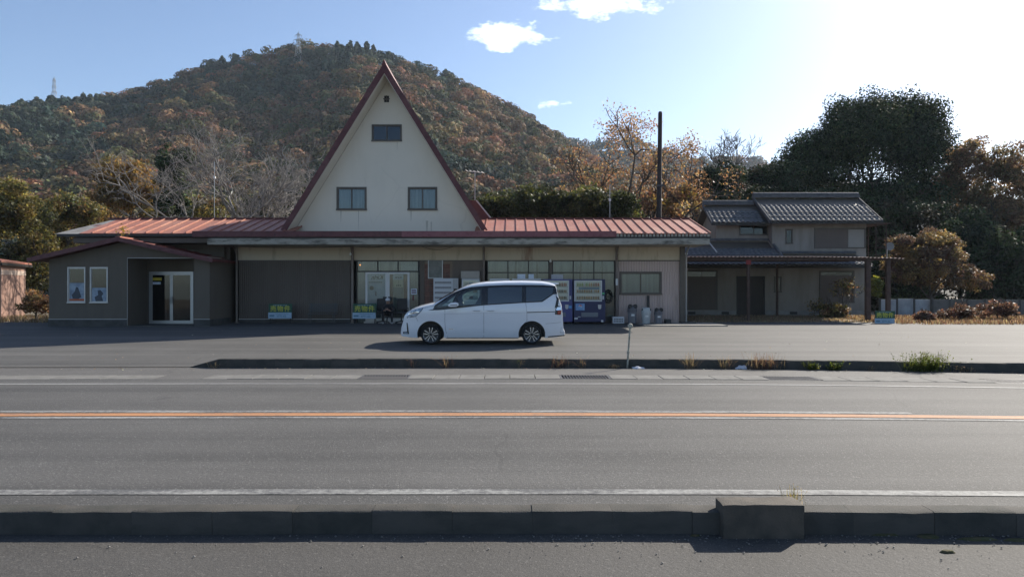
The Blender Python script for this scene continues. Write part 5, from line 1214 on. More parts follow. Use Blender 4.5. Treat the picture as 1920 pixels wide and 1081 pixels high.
# ------------------------------------------------------------------ vending machines
m_vwhite = plain('machine_white', (.50, .51, .52), .4, .06, 3); m_vblue = plain('machine_blue', (.055, .06, .19), .35, .1, 3); m_vnavy = plain('machine_navy', (.018, .022, .075), .35, .1, 3)
m_vgrey = plain('machine_grey', (.36, .36, .35), .45, .08, 3); m_inner = plain('display_back', (.7, .72, .75), .5, .05); _p = [n_ for n_ in m_inner.node_tree.nodes if n_.type == 'BSDF_PRINCIPLED'][0]; _p.inputs['Emission Color'].default_value = (.9, .95, 1, 1); _p.inputs['Emission Strength'].default_value = .05; m_flap = plain('flap_grey', (.14, .16, .18), .3, .1)
prodm = [plain('can_'+n_, c_, .35, .12, 20) for n_, c_ in (('green', (.28, .50, .10)), ('amber', (.55, .24, .05)), ('red', (.50, .05, .04)), ('white', (.6, .6, .58)), ('blue', (.08, .30, .55)), ('brown', (.34, .16, .08)), ('dark', (.06, .05, .06)))]
def machine(name, px0, px1, pytop, D, mat, label, style, depth=.68):
    x0, x1, _, z1 = span(px0, px1, pytop, pytop+1, D); g = lot_z(D)+.004
    t = thing(name, ((x0+x1)/2, D+depth/2, g), label, 'vending machine', 'vending machines before the hall')
    mb = MB(); mb.box(x0+.01, x1-.01, D+.05, min(D+depth, 29.42), g+.08, z1); mb.build('cabinet', mat, t, bevel=.012)
    for s in (x0+.08, x1-.08): mb = MB(); mb.box(s-.04, s+.04, D+.1, D+.2, g, g+.078); mb.build('foot', m_blackpl, t)
    w = x1-x0; ztop = z1-.08
    if style == 'cig':
        mb = MB(); mb.box(x0+.015, x1-.24, D+.02, D+.048, g+.12, z1-.02); dr = mb.build('door', m_vwhite, t, bevel=.01)
        mb = MB(); mb.box(x1-.235, x1-.015, D+.02, D+.048, g+.12, z1-.02); mb.build('coin_panel', m_vgrey, t, bevel=.01)
        for r in range(5):
            zz = z1-.20-.21*r; mb = MB()
            for k in range(17): xx = x0+.07+k*(w-.36)/17; mb.box(xx, xx+.032, D+.012, D+.019, zz, zz+.055)
            o = mb.build('sample_row', prodm[6], dr); o['kind'] = 'stuff'
            mb = MB(); mb.box(x0+.05, x1-.28, D+.014, D+.0195, zz-.05, zz-.03); mb.build('button_strip', m_vgrey, dr)
        mb = MB(); mb.box(x1-.2, x1-.06, D+.01, D+.019, z1-.55, z1-.43); mb.build('card_reader', m_blackpl, t)
        return t
    fr = .07; dz0, dz1 = g+.98, z1-.08; dx0_, dx1_ = (x0+fr, x1-.20) if style != 'plain' else (x0+fr, x1-fr)
    mb = MB(); mb.box(dx0_, dx1_, D+.03, D+.048, dz0, dz1); dp = mb.build('display', m_inner, t)
    rows = 3; H_ = (dz1-dz0)/rows; pal = {'navy': [[0, 0, 3, 0, 1, 5, 2, 2], [1, 5, 1, 1, 5, 3, 1, 1], [5, 1, 5, 1, 1, 5, 1, 5]], 'blue': [[6, 2, 3, 6, 2, 2], [5, 6, 2, 5, 6, 5], [6, 5, 6, 6, 5, 6]], 'plain': [[3, 4, 3], [3, 3, 1], [3, 5, 3]]}[style]
    for r in range(rows):
        zb_ = dz1-H_*(r+1)+.05; npr = 13; sh = MB(); sh.box(dx0_, dx1_, D-.02, D+.029, zb_-.03, zb_-.004); sh.build('shelf', m_vwhite, dp)
        mbs = {}
        for k in range(npr):
            xx = dx0_+.05+(dx1_-dx0_-.1)*(k+.5)/npr; mi = pal[r][(k*len(pal[r]))//npr]; hh = H_*.55 if r == 0 else H_*.48
            mbs.setdefault(mi, MB()).lathe([(.026, zb_), (.028, zb_+.01), (.028, zb_+hh*.72), (.013, zb_+hh*.9), (.013, zb_+hh)], (xx, D+.0, 0), 8)
        for mi, q in mbs.items(): o = q.build('drink_row', prodm[mi], dp, 50); o['kind'] = 'stuff'
        if r == 1 and style == 'navy': q = MB(); q.box(dx0_+.14, dx1_-.05, D+.022, D+.029, zb_+H_*.5, zb_+H_*.86); q.build('display_banner', prodm[4], dp)
        q = MB()
        for k in range(npr): xx = dx0_+.05+(dx1_-dx0_-.1)*(k+.5)/npr; q.box(xx-.022, xx+.022, D-.026, D-.0205, zb_-.028, zb_-.006)
        q.build('button_row', prodm[3], dp)['kind'] = 'stuff'
    mb = MB(); mb.box(dx0_, dx1_, D-.036, D-.031, dz0, dz1); mb.build('display_glass', m_pane, t)
    mb = MB(); f2 = .045; mb.box(dx0_-f2, dx0_, D-.045, D+.046, dz0-f2, dz1+f2*.6).box(dx1_, dx1_+f2, D-.045, D+.046, dz0-f2, dz1+f2*.6).box(dx0_, dx1_, D-.045, D+.046, dz1, dz1+f2*.6).box(dx0_, dx1_, D-.045, D+.046, dz0-f2, dz0); mb.build('display_frame', m_vwhite, t)
    mb = MB(); mb.box(x0+.012, x1-.012, D-.03, D+.047, g+.10, dz0-f2-.01); pn = mb.build('lower_panel', mat, t, bevel=.01)
    mb = MB(); mb.box(x0+w*.24, x0+w*.76, D-.045, D-.032, g+.30, g+.48); mb.build('delivery_flap', m_flap, pn, bevel=.006)
    mb = MB(); mb.prism([(x1-.32, g+.80), (x1-.18, g+.80), (x1-.19, g+.66), (x1-.22, g+.62), (x1-.28, g+.62), (x1-.31, g+.66)], D-.045, D-.032); mb.build('coin_return', m_alu, pn)
    mb = MB(); mb.box(x1-.13, x1-.07, D-.01, D+.045, g+1.02, g+1.16); mb.build('coin_slot', m_vwhite, t)
    if style == 'navy':
        mb = MB(); mb.box(x0+.08, x0+.45, D-.036, D-.031, g+.57, g+.85); lp = mb.build('blue_sticker', plain('sticker_blue', (.10, .22, .45), .4, .3, 4, c2=(.25, .42, .6)), pn)
        mb = MB(); cxs, czs = x0+.27, g+.73; mb.lathe([(.001, 0), (.075, 0), (.075, .002), (.001, .002)], (cxs, D-.039, czs), 20, axis='y'); mb.build('round_emblem', prodm[3], lp)
        mb = MB(); mb.prism([(cxs-.07, czs+.015), (cxs-.02, czs+.035), (cxs+.03, czs+.005), (cxs+.072, czs+.03), (cxs+.05, czs+.058), (cxs, czs+.073), (cxs-.055, czs+.05)], D-.042, D-.0395); mb.build('emblem_upper_wave', prodm[2], lp)
        mb = MB(); mb.prism([(cxs-.07, czs-.02), (cxs-.02, czs+.0), (cxs+.03, czs-.03), (cxs+.07, czs-.01), (cxs+.05, czs-.055), (cxs, czs-.073), (cxs-.055, czs-.05)], D-.042, D-.0395); mb.build('emblem_lower_wave', prodm[4], lp)
        mb = MB(); mb.box(x0+.03, x0+.17, D-.036, D-.031, g+.20, g+.27).box(x0+.17, x0+.28, D-.036, D-.031, g+.29, g+.315).box(x1-.19, x1-.10, D-.036, D-.031, g+.09, g+.17); mb.build('small_sticker', prodm[3], pn)
        mb = MB(); mb.box(x1-.15, x1-.05, D-.0, D+.048, g+1.22, g+1.30); mb.build('green_light_panel', plain('panel_green', (.05, .35, .16), .4, .1), t)
    if style == 'blue':
        mb = MB(); mb.box(x1-.17, x1-.05, D-.036, D-.031, g+.65, g+.76); mb.build('small_sticker', prodm[4], pn)
    return t
machine('vending_machine', 812, 859.5, 521, 28.95, m_vwhite, 'white cigarette machine with rows of small samples before the brick tiles', 'cig', .5)
machine('vending_machine', 865, 900, 521, 28.95, m_vgrey, 'narrow grey machine half hidden behind the windscreen of the minivan', 'plain', .5)
machine('vending_machine', 917.5, 955.5, 521.5, 28.95, m_vwhite, 'narrow white machine whose top shows above the minivan roof, without posters', 'plain', .5)
machine('vending_machine', 960, 1015, 521.5, 28.85, m_vwhite, 'wide white machine with blue posters along its top edge', 'plain', .6)
machine('vending_machine', 1017.5, 1074, 522.5, 28.65, m_vblue, 'blue drinks machine half hidden behind the rear of the minivan', 'blue')
machine('vending_machine', 1075.5, 1135.5, 522.5, 28.6, m_vnavy, 'navy drinks machine with lit rows of bottles and a round emblem sticker', 'navy')
X0, X1, Z0, Z1 = span(864, 899, 507.5, 519.5, 28.95); mb = MB(); mb.box(X0, X1, 28.97, 29.42, 2.115, Z1); tag(mb.build('cabinet_box', plain('beige_box', (.33, .30, .26), .6, .12, 4), bevel=.015), 'beige box lying on top of the narrow grey machine', 'box')
zt = at(0, 521.5, 28.85).z
for k, (a, b, c, d) in enumerate(((970, 985, 514.5, 521), (991, 1001, 514.5, 521), (1034, 1056, 515, 522))):
    X0, X1, Z0, Z1 = span(a, b, c, d, 28.8); mb = MB(); mb.box(X0, X1, 28.90, 28.93, zt+.003 if k < 2 else at(0, 522.5, 28.65).z+.003, Z1+.03)
    tag(mb.build('poster_card', m_paper if k < 2 else plain('faded_card', (.38, .38, .40), .7, .3, 9)), ['pale blue card standing on the wide white machine, the larger one', 'pale blue card standing on the wide white machine, the smaller one', 'faded grey printed card standing on the blue drinks machine'][k], 'card')

# ------------------------------------------------------------------ bins, crate, hose, pole
def bin_(px0, px1, py0, D, mat, lidmat, label, eyes=True):
    x0, x1, _, z1 = span(px0, px1, py0, py0+1, D); c = (x0+x1)/2; r = (x1-x0)/2; g = lot_z(D)+.004 if px0 < 1160 else .242; h = z1-g
    t = thing('litter_bin', (c, D, g), label, 'bin', 'litter bins beside the pink siding'); ORG[t.name] = Vector((0, 0, 0)); hb = h*.66
    mb = MB(); mb.lathe([(r*.78, 0), (r*.82, .02), (r*.93, hb), (r*.90, hb), (.001, hb)], (0, 0, 0), 20, cap=True); mb.build('bucket', mat, t, 45, local=True)
    mb = MB(); mb.lathe([(r, hb-.03), (r, hb+.03), (r*.97, hb+.08), (r*.85, h*.94), (r*.6, h), (.001, h)], (0, 0, 0), 20, cap=False); ld = mb.build('lid', lidmat, t, 45, local=True)
    if eyes:
        for s in (-1, 1):
            mb = MB(); mb.lathe([(.001, -.01), (r*.42, -.012), (r*.46, 0), (r*.46, .03)], (s*r*.5, -r*.80, h*.93), 14, axis='y', cap=False); mb.build('opening', m_blackpl, ld, 50, local=True)
    else:
        for s in (-1, 1): mb = MB(); mb.prism([(s*r*.72, h*.82), (s*r*.97, h*.80), (s*r*.86, h*.92), (s*r*.72, h*.93)], -r*.55, -r*.2); mb.build('opening', m_blackpl, ld, local=True)
    mb = MB(); mb.box(-r*.32, r*.32, -r*.93, -r*.90, hb*.62, hb*.78); mb.build('label_plate', m_whitefr, t, local=True)
    return t
mg = plain('bin_grey', (.15, .155, .17), .6, .15, 5); mgl = plain('bin_grey_lid', (.10, .10, .11), .6, .15, 5); mw = plain('bin_pale', (.40, .42, .41), .6, .1, 5)
bin_(1176, 1194.5, 571, 28.75, mg, mgl, 'grey litter bin with two round black openings between post and pale bin')
bin_(1202, 1220.5, 575.5, 28.75, mw, mw, 'pale off-white litter bin with domed lid', False)
bin_(1226, 1242.5, 578, 28.75, mg, mgl, 'smaller grey litter bin with two round black openings beside a low box')
X0, X1, Z0, Z1 = span(1149, 1170.5, 594.5, 607, 28.7); cr = thing('crate', ((X0+X1)/2, 28.8, .242), 'white plastic crate with a lettered front standing beside the post', 'crate')
mb = MB(); mb.box(X0, X1, 28.7, 29.0, .242, .242+(Z1-Z0)); mb.build('shell', m_vwhite, cr, bevel=.012)
mb = MB()
for r in range(2):
    for k in range(6): mb.box(X0+.05+k*.065, X0+.09+k*.065, 28.69, 28.699, .242+.06+r*.09, .242+.11+r*.09)
mb.build('front_lettering', m_ink, cr)['kind'] = 'stuff'
X0, X1, Z0, Z1 = span(1247, 1258, 598, 605, 29.0); mb = MB(); mb.box(X0, X1, 28.9, 29.2, .21, .21+.2); tag(mb.build('low_box', m_found, bevel=.02), 'low dark grey box lying at the foot of the pink siding', 'box')
hc = at(1141.5, 555, 29.2); mb = MB(); pts = []
for i in range(150): a = i*.26; r = .17+.05*math.sin(i*.31); pts.append((hc.x+r*.8*math.cos(a), 29.30+.05*math.sin(i*.9), hc.z+r*1.3*math.sin(a)))
mb.tube(pts, .013, 5); tag(mb.build('hose_coil', m_blackpl, None, 60), 'dark coil of hose hanging between the navy machine and the post', 'hose')
# delineator post by the far kerb, leaning
a = at(1176, 688, 14.74); b = at(1181.5, 613, 14.74); dl = thing('delineator', (a.x, a.y, 0), 'leaning thin white post with a round reflector by the far kerb', 'delineator'); m_del = plain('weathered_white', (.36, .35, .29), .6, .2, 12, c2=(.2, .18, .14))
mb = MB(); mb.tube([(a.x, a.y, -.02), (b.x, a.y, b.z)], .021, 10); mb.build('pole', m_del, dl, 50)
mb = MB(); mb.lathe([(.001, -.02), (.05, -.018), (.055, -.008), (.055, .012), (.05, .02), (.001, .022)], (b.x, a.y-.015, b.z+.03), 20, axis='y'); mb.build('reflector', m_del, dl, 40)
c = at(1178, 660, 14.74); mb = MB(); mb.lathe([(.021, -.03), (.035, -.025), (.035, .025), (.021, .03)], (c.x, a.y, c.z), 12); mb.build('clamp', m_del, dl, 40)

# ------------------------------------------------------------------ utility pole, cables, antennas, pylons
up = thing('utility_pole', ((1236-CX)*40/F, 40, .2), 'tall dark bare utility pole standing behind the red roof', 'pole'); pt = at(1238, 209, 40); pb = (1233-CX)*40/F
mb = MB(); mb.tube([(pb, 40, .1), (pt.x, 40, pt.z-.1), (pt.x, 40, pt.z)], [.17, .12, .09], 14); mb.build('shaft', plain('dark_pole', (.035, .026, .024), .8, .3, 5), up, 50)
mb = MB(); zc = at(0, 348, 40).z; mb.box(pt.x-.18, pt.x+.16, 39.8, 40.2, zc-.05, zc+.05); mb.build('cable_bracket', m_iron, up)
m_cable = plain('cable', (.03, .03, .032), 1.0, .1, spec=0.0)
for k, (y0, y1, lb) in enumerate(((347, 372, 'topmost thin cable running from the utility pole behind the tiled house'), (352, 384, 'second thin cable from the top, running from the utility pole'), (358, 394, 'third thin cable from the top, running from the utility pole'), (366, 412, 'lowest thin cable running from the utility pole'))):
    A_, B_ = Vector((pt.x, 40, at(0, y0, 40).z)), at(2100, y1, 46); pts = []
    for i in range(25): t = i/24; p = A_.lerp(B_, t); p.z -= 1.0*4*t*(1-t)*.6; pts.append(p)
    mb = MB(); mb.tube(pts, .0075, 5); tag(mb.build('cable', m_cable, None, 180), lb, 'cable')
def yagi(px, py0, py1, D, label, els=((-10, 0), (9, 0))):
    a, b = at(px, py0, D), at(px, py1, D); t = thing('tv_antenna', (b.x, D, b.z), label, 'antenna')
    mb = MB(); mb.tube([b, a], .022, 6); mb.build('mast', m_alu, t, 60)
    mb = MB(); bx = .35; mb.tube([(a.x-bx, D-.2, a.z-.05), (a.x+bx, D+.2, a.z-.05)], .014, 5); mb.build('boom', m_alu, t)
    for k in range(5): x = a.x-bx+2*bx*k/4; y = D-.2+.4*k/4; mb = MB(); mb.tube([(x-.06, y-.22, a.z-.03), (x+.06, y+.22, a.z-.03)], .010, 5); mb.build('element', m_alu, t)
yagi(890.5, 320, 412, 32.2, 'small tv antenna on a mast beside the right slope of the gable')
for px, p0, p1, D, lb in ((402, 303, 412, 31.6, 'thin bare metal mast rising above the left red roof'), (1143.5, 345, 412, 31.5, 'thin bare metal mast rising above the right red roof')):
    a, b = at(px, p0, D), at(px, p1, D); t = thing('roof_mast', (b.x, D, b.z), lb, 'mast'); mb = MB(); mb.tube([b, a], .014, 6); mb.build('rod', m_alu, t); c = at(px, p0+28, D); mb = MB(); mb.box(c.x-.05, c.x+.05, D-.04, D+.04, c.z-.08, c.z+.02); mb.build('insulator', m_whitefr, t)
def pylon(px, py0, py1, D, wbase, label, arm=1.0):
    a, b = at(px, py0, D), at(px, py1, D); h = a.z-b.z; t = thing('pylon', (b.x, D, b.z-4), label, 'pylon'); m = MATS.get('galvanised') or plain('galvanised', (.30, .32, .34), .6, .1)
    def wd(f): return wbase*(1-f)**1.4*.5+.4
    zz = [b.z-4+(h+4)*i/9 for i in range(10)]; mb = MB()
    for s in (-1, 1):
        for q in (-1, 1): mb.tube([(b.x+s*wd(i/9), D+q*wd(i/9), zz[i]) for i in range(10)], .11, 4)
    mb.build('leg_frame', m, t); mb = MB()
    for i in range(9):
        for q in (-1, 1):
            for s in (-1, 1): mb.tube([(b.x+s*wd(i/9), D+q*wd(i/9), zz[i]), (b.x-s*wd((i+1)/9), D+q*wd((i+1)/9), zz[i+1])], .05, 4)
    mb.build('lattice', m, t)
    for k, f in enumerate((.66, .80, .94)):
        z = b.z+h*f; w = (3.0, 2.5, 1.8)[k]*arm; mb = MB(); mb.tube([(b.x-w, D, z), (b.x, D, z+.5), (b.x+w, D, z)], .13, 4).tube([(b.x-w, D, z), (b.x+w, D, z)], .10, 4); mb.build('cross_arm', m, t)
        for s in (-1, 1): mb = MB(); mb.tube([(b.x+s*w, D, z), (b.x+s*w, D, z-1.3)], .12, 5); mb.build('insulator', m, t)
    mb = MB(); mb.tube([(b.x, D, a.z-.5), (b.x, D, a.z+1.2)], .12, 4); mb.build('tip', m, t)
pylon(559.5, 62, 124, 380, 4.6, 'grey lattice pylon on the summit of the hill'); pylon(101.5, 146, 222, 395, 2.6, 'grey lattice pylon on the low left shoulder of the hill', .45)

# ------------------------------------------------------------------ panel fence on the right
m_fw = plain('white_fence_panel', (.34, .365, .38), .7, .1, 2, c2=(.20, .215, .22), streak=(1, 1, .5)); m_fg = plain('grey_fence_panel', (.13, .125, .115), .85, .2, 2, c2=(.08, .085, .07))
for nm, mt, lb, xs0, xs1, npan, D, y0, y1 in (('panel_fence', m_fw, 'short white panel fence behind the single property sign', 1650, 1746, 3, 35.5, 559, 592), ('panel_fence', m_fg, 'grey concrete panel fence running on past the white fence panels', 1748, 2010, 8, 35.3, 560, 593)):
    a, b = (xs0-CX)*D/F, (xs1-CX)*D/F; t = thing(nm, ((a+b)/2, D, .2), lb, 'fence'); z1 = at(0, y0, D).z; st2 = (b-a)/npan
    for i in range(npan):
        mb = MB(); mb.box(a+st2*i+.03, a+st2*(i+1)-.03, D, D+.05, .2, z1-.02+rng.uniform(-.02, .02)); mb.build('panel', mt, t, bevel=.008)
    for i in range(npan+1): mb = MB(); x = a+st2*i; mb.box(x-.045, x+.045, D-.03, D+.09, .15, z1+.01); mb.build('fence_post', m_found, t)
# ------------------------------------------------------------------ trees and shrubs
def tree(name, px, D, label, group='trees behind the buildings', cat='tree'):
    return thing(name, ((px-CX)*D/F, D, .2), label, cat, group)
def blob(px, py, rpx, rpy, D, ry=None, dy=0.0):
    c = at(px, py, D+dy); s = D/F; return (c.x, c.y, c.z, rpx*s, (ry if ry else rpx*s), rpy*s)
def trunk(t, x, y, z0, z1, r, seed, maxlv=2, L=None, mat=m_bark, lean=(0, 0, 1), bendy=.18, spread=.8, kids=(3, 5), ratio=.72, up=.12):
    rg_ = np.random.default_rng(seed); segs = []; tips = []; p = Vector((x, y, z0)); d = Vector(lean).normalized(); q = p+d*(z1-z0); n = 4
    pts = [p.lerp(q, i/n)+Vector((*rg_.normal(0, .04*(z1-z0)/3, 2), 0))*(0 if i in (0,) else 1) for i in range(n+1)]
    for i in range(n): segs.append((pts[i], pts[i+1], r*(1.25-.35*i/n), r*(1.25-.35*(i+1)/n), 0))
    for k in range(rg_.integers(*kids)+1):
        a = 2*math.pi*k/4+rg_.uniform(-.5, .5); dd = (d*.75+Vector((math.cos(a), math.sin(a), 0))*spread).normalized()
        grow(rg_, pts[-1] if k % 2 else pts[-2], dd, L or (z1-z0)*.7, r*.62, 1, maxlv, segs, tips, bendy, up, (2, 4), ratio, .75)
    return segs, tips
EVG = [(.030, .046, .024), (.040, .058, .028), (.055, .072, .033), (.023, .035, .022)]
def leafy(name, px, D, label, blobs, n, leaves, size, cols, w=None, seed=1, mat=None, clump=(.35, .8), shell=.55, r=.2, hz=.45, maxlv=3, jit=.28, cat='tree', bark=m_bark, group='trees behind the buildings'):
    t = tree(name, px, D, label, group, cat); rg_ = np.random.default_rng(seed); b0 = blobs[0]; x = (px-CX)*D/F; zt = b0[2]*hz
    segs, _ = trunk(t, x, D, .1, max(.6, zt), r, seed, maxlv, max(b0[3], b0[5])*.62, bark); seg_mesh('trunk', segs, bark, t)
    clump_crown('crown', blobs, n, leaves, size, cols, w, rg_, mat or m_leaf, t, clump, shell, jit=jit); return t
def twiggy(name, px, D, label, z1, r, L, seed, maxlv, leaves_per_tip=0, size=.1, cols=None, w=None, bark=m_bark, spread=.85, up=.1, cat='tree', ratio=.72, lr=.35, kids=(3, 5), bendy=.22, rmin=.011, group='trees behind the buildings', tipshare=1.0):
    t = tree(name, px, D, label, group, cat); x = (px-CX)*D/F; segs, tips = trunk(t, x, D, .1, z1, r, seed, maxlv, L, bark, (0, 0, 1), bendy, spread, kids, ratio, up); seg_mesh('trunk', segs, bark, t, rmin)
    if leaves_per_tip:
        rg_ = np.random.default_rng(seed+99); P = np.array([tuple(p) for p, _ in tips]); P = P[rg_.random(len(P)) < tipshare]; base = palette(rg_, len(P), cols, w)
        idx = np.repeat(np.arange(len(P)), leaves_per_tip); C = P[idx]+rg_.normal(0, lr, (len(idx), 3))*np.array([1, 1, .8]); V, Q = leaf_geo(C, size, rg_, None)
        me = npmesh('crown', V-np.array(ORG[t.name]), Q, np.repeat(leaf_cols(rg_, base[idx], 1, .3), 4, axis=0)); link('crown', me, t, m_leaf, ORG[t.name])
    return t
# big evergreen behind the house
D = 58
leafy('evergreen_tree', 1632, D, 'huge dark evergreen tree with a broad domed crown behind the house',
      [blob(1630, 290, 118, 78, D), blob(1545, 312, 70, 76, D), blob(1508, 345, 36, 54, D), blob(1715, 300, 62, 84, D), blob(1612, 222, 62, 48, D), blob(1690, 232, 70, 44, D), blob(1742, 372, 40, 60, D), blob(1640, 385, 110, 44, D)],
      460, 230, .105, EVG, [.34, .32, .18, .16], 21, m_leaf_dark, (.9, 1.8), .62, .5, .42, 4)
# orange-leaved trees in the middle
ORA = [(.25, .135, .085), (.28, .17, .095), (.20, .115, .08), (.30, .21, .11), (.15, .10, .072)]
def orange(px, D, label, seed, z1, L, blobs, n, k=26, r=.2, spread=.95, up=.1):
    t = tree('orange_tree', px, D, label); x = (px-CX)*D/F; segs, tips = trunk(t, x, D, .1, z1, r, seed, 4, L, m_bark, (0, 0, 1), .26, spread, (3, 5), .74, up); seg_mesh('trunk', segs, m_bark, t, .013)
    rg_ = np.random.default_rng(seed+5); P = np.array([tuple(p) for p, _ in tips]); P = P[rg_.random(len(P)) < .8]; base = palette(rg_, len(P), ORA); idx = np.repeat(np.arange(len(P)), 9)
    C = P[idx]+rg_.normal(0, .26, (len(idx), 3)); V1, Q1 = leaf_geo(C, .075, rg_, None); c1 = leaf_cols(rg_, base[idx], 1, .3)
    B = np.array(blobs)[rg_.integers(len(blobs), size=n)]; cc = B[:, :3]+unit(rg_.normal(size=(n, 3)))*B[:, 3:]*rg_.uniform(.25, 1, (n, 1)); base = palette(rg_, n, ORA); idx = np.repeat(np.arange(n), k)
    C = cc[idx]+rg_.normal(0, .23, (len(idx), 3)); V2, Q2 = leaf_geo(C, .072, rg_, None); c2 = leaf_cols(rg_, base[idx], 1, .3)
    V = np.concatenate([V1, V2]); me = npmesh('crown', V-np.array(ORG[t.name]), np.arange(len(V), dtype=np.int32).reshape(-1, 4), np.repeat(np.concatenate([c1, c2]), 4, axis=0)); link('crown', me, t, m_leaf, ORG[t.name]); return t
orange(1176, 45, 'wide orange-leaved tree with crooked dark limbs beside the utility pole', 8, 4.4, 3.5, [blob(1160, 300, 70, 66, 45), blob(1118, 338, 64, 40, 45), blob(1100, 360, 50, 30, 45), blob(1205, 330, 60, 60, 45), blob(1165, 250, 56, 36, 45), blob(1185, 240, 50, 26, 45)], 185)
orange(1285, 47, 'thin orange-leaved tree on the house side of the utility pole', 15, 4.2, 2.9, [blob(1285, 320, 42, 54, 47), blob(1270, 365, 50, 40, 47), blob(1290, 275, 34, 24, 47)], 75, 24, .16)
D = 46
leafy('orange_tree', 1225, D, 'low golden brown tree under the wide orange-leaved tree', [blob(1210, 388, 100, 24, D), blob(1275, 378, 50, 28, D)], 60, 45, .12, ORA+[(.2, .14, .04)], None, 27, m_leaf, (.35, .7), .3, .15, .5, 3)
# evergreen hedge trees behind the hall
LOQ = [(.05, .06, .026), (.075, .085, .032), (.10, .105, .04), (.035, .044, .022)]
for k, (px, py, rx, ry, lb) in enumerate(((935, 398, 58, 34, 'low evergreen tree just behind the foot of the gable'), (1010, 384, 66, 34, 'low evergreen tree with a flat top behind the red roof'), (1090, 384, 62, 36, 'low evergreen tree between flat-topped evergreen and wide orange-leaved tree'), (1160, 396, 46, 34, 'low evergreen tree nearest the utility pole'))):
    D = 38.5+.8*(k % 2); leafy('evergreen_tree', px, D, lb, [blob(px, py, rx, ry, D), blob(px-rx*.3, py+20, rx*.7, ry, D)], 90, 115, .09, LOQ, [.35, .3, .15, .2], 31+k, m_leaf, (.35, .7), .55, .12, .4, 2, group='low evergreens behind the hall')
# bare tree and dark shrubs beside the house
twiggy('bare_tree', 1362, 56, 'thin leafless tree rising above dark shrubs left of the tiled house', 7.2, .12, 3.0, 44, 5, 0, bark=m_bark, spread=.5, up=.2, rmin=.015)
for px, py, rx, ry, D, s, lb in ((1350, 352, 52, 46, 52, 5, 'dark evergreen shrub at the foot of the thin leafless tree'), (1440, 345, 60, 38, 54, 6, 'dark evergreen behind the left wing of the tiled house'), (1395, 380, 70, 30, 50, 7, 'low dark evergreen behind the ridge of the left wing')):
    leafy('evergreen_tree', px, D, lb, [blob(px, py, rx, ry, D), blob(px+rx*.4, py+ry*.5, rx*.7, ry*.7, D)], 120, 120, .095, EVG+[(.05, .04, .025)], None, 50+s, m_leaf_dark, (.45, .9), .5, .15, .5, 2)
# right-hand wood
BRO = [(.21, .145, .092), (.17, .125, .08), (.25, .175, .105), (.12, .108, .066), (.18, .115, .082)]
leafy('brown_oak', 1815, 56, 'brown-leaved oak beside the huge evergreen tree', [blob(1815, 315, 46, 72, 56), blob(1830, 400, 60, 60, 56), blob(1790, 360, 30, 60, 56)], 210, 110, .095, BRO, None, 61, m_leaf, (.4, .9), .3, .28, .55, 3)
leafy('brown_oak', 1885, 54, 'taller brown-leaved oak at the end of the grey fence', [blob(1885, 330, 52, 66, 54), blob(1900, 420, 60, 70, 54)], 210, 120, .095, BRO, None, 62, m_leaf, (.4, .9), .35, .28, .5, 3)
leafy('brown_oak', 1975, 55, 'brown-leaved oak partly beyond the fence end, with a low crown', [blob(1965, 350, 70, 66, 55), blob(1970, 430, 70, 70, 55)], 200, 120, .095, BRO, None, 63, m_leaf, (.4, .9), .35, .28, .5, 3)
DRK = EVG+[(.04, .035, .02)]
for k, (px, py, rx, ry, D, lb) in enumerate(((1700, 430, 90, 60, 50, 'dark understorey evergreen right behind the roof of the tiled house'), (1800, 470, 90, 76, 49, 'dark understorey evergreen behind the golden shrub'), (1890, 500, 80, 84, 46, 'dark understorey evergreen behind the grey fence'), (1985, 490, 80, 90, 47, 'dark understorey evergreen past the end of the view of the fence'), (1690, 520, 60, 60, 45, 'dark evergreen shrub between house and white fence'), (1560, 400, 110, 44, 52, 'dark evergreen hedge tree under the huge evergreen'))):
    leafy('evergreen_tree', px, D, lb, [blob(px, py, rx, ry, D), blob(px, py+ry*.7, rx, ry*.5, D)], 190, 120, .105, DRK, None, 70+k, m_leaf_dark, (.5, 1.0), .5, .16, .45, 3)
GOL = [(.17, .12, .06), (.13, .088, .056), (.105, .066, .052), (.085, .056, .048), (.21, .16, .08), (.11, .075, .06)]
leafy('golden_shrub', 1745, 41, 'rounded golden brown vine-covered shrub behind the white panel fence', [blob(1735, 490, 68, 56, 41), blob(1800, 525, 46, 44, 41), blob(1690, 460, 26, 26, 41), blob(1755, 460, 40, 28, 41), blob(1700, 520, 40, 40, 41)], 230, 115, .068, GOL, None, 81, m_leaf, (.25, .55), .55, .1, .4, 3, cat='shrub')
# left-hand trees
YEL = [(.22, .14, .05), (.26, .165, .055), (.18, .125, .05), (.13, .105, .045), (.15, .095, .045)]
leafy('yellow_tree', 248, 55, 'tall golden yellow tree behind the left end of the red roof', [blob(235, 335, 52, 42, 55), blob(275, 372, 50, 40, 55), blob(210, 385, 46, 44, 55)], 190, 120, .095, YEL, None, 91, m_leaf, (.4, .85), .35, .2, .5, 3)
OLV = [(.13, .12, .045), (.17, .15, .055), (.09, .09, .04), (.19, .155, .06), (.06, .066, .034)]
leafy('bamboo_clump', 30, 38, 'tall olive yellow leafy clump beside the pink shed', [blob(28, 420, 58, 90, 38), blob(-20, 400, 60, 80, 38), blob(60, 500, 40, 80, 38), blob(0, 520, 60, 70, 38)], 330, 130, .078, OLV, None, 92, m_leaf, (.3, .65), .4, .12, .3, 3)
leafy('olive_tree', 130, 47, 'olive brown leafy tree between the yellow tree and the bamboo-like clump', [blob(130, 410, 66, 50, 47), blob(100, 470, 60, 60, 47)], 190, 115, .09, OLV+[(.12, .075, .035)], None, 93, m_leaf, (.4, .8), .4, .16, .4, 3)
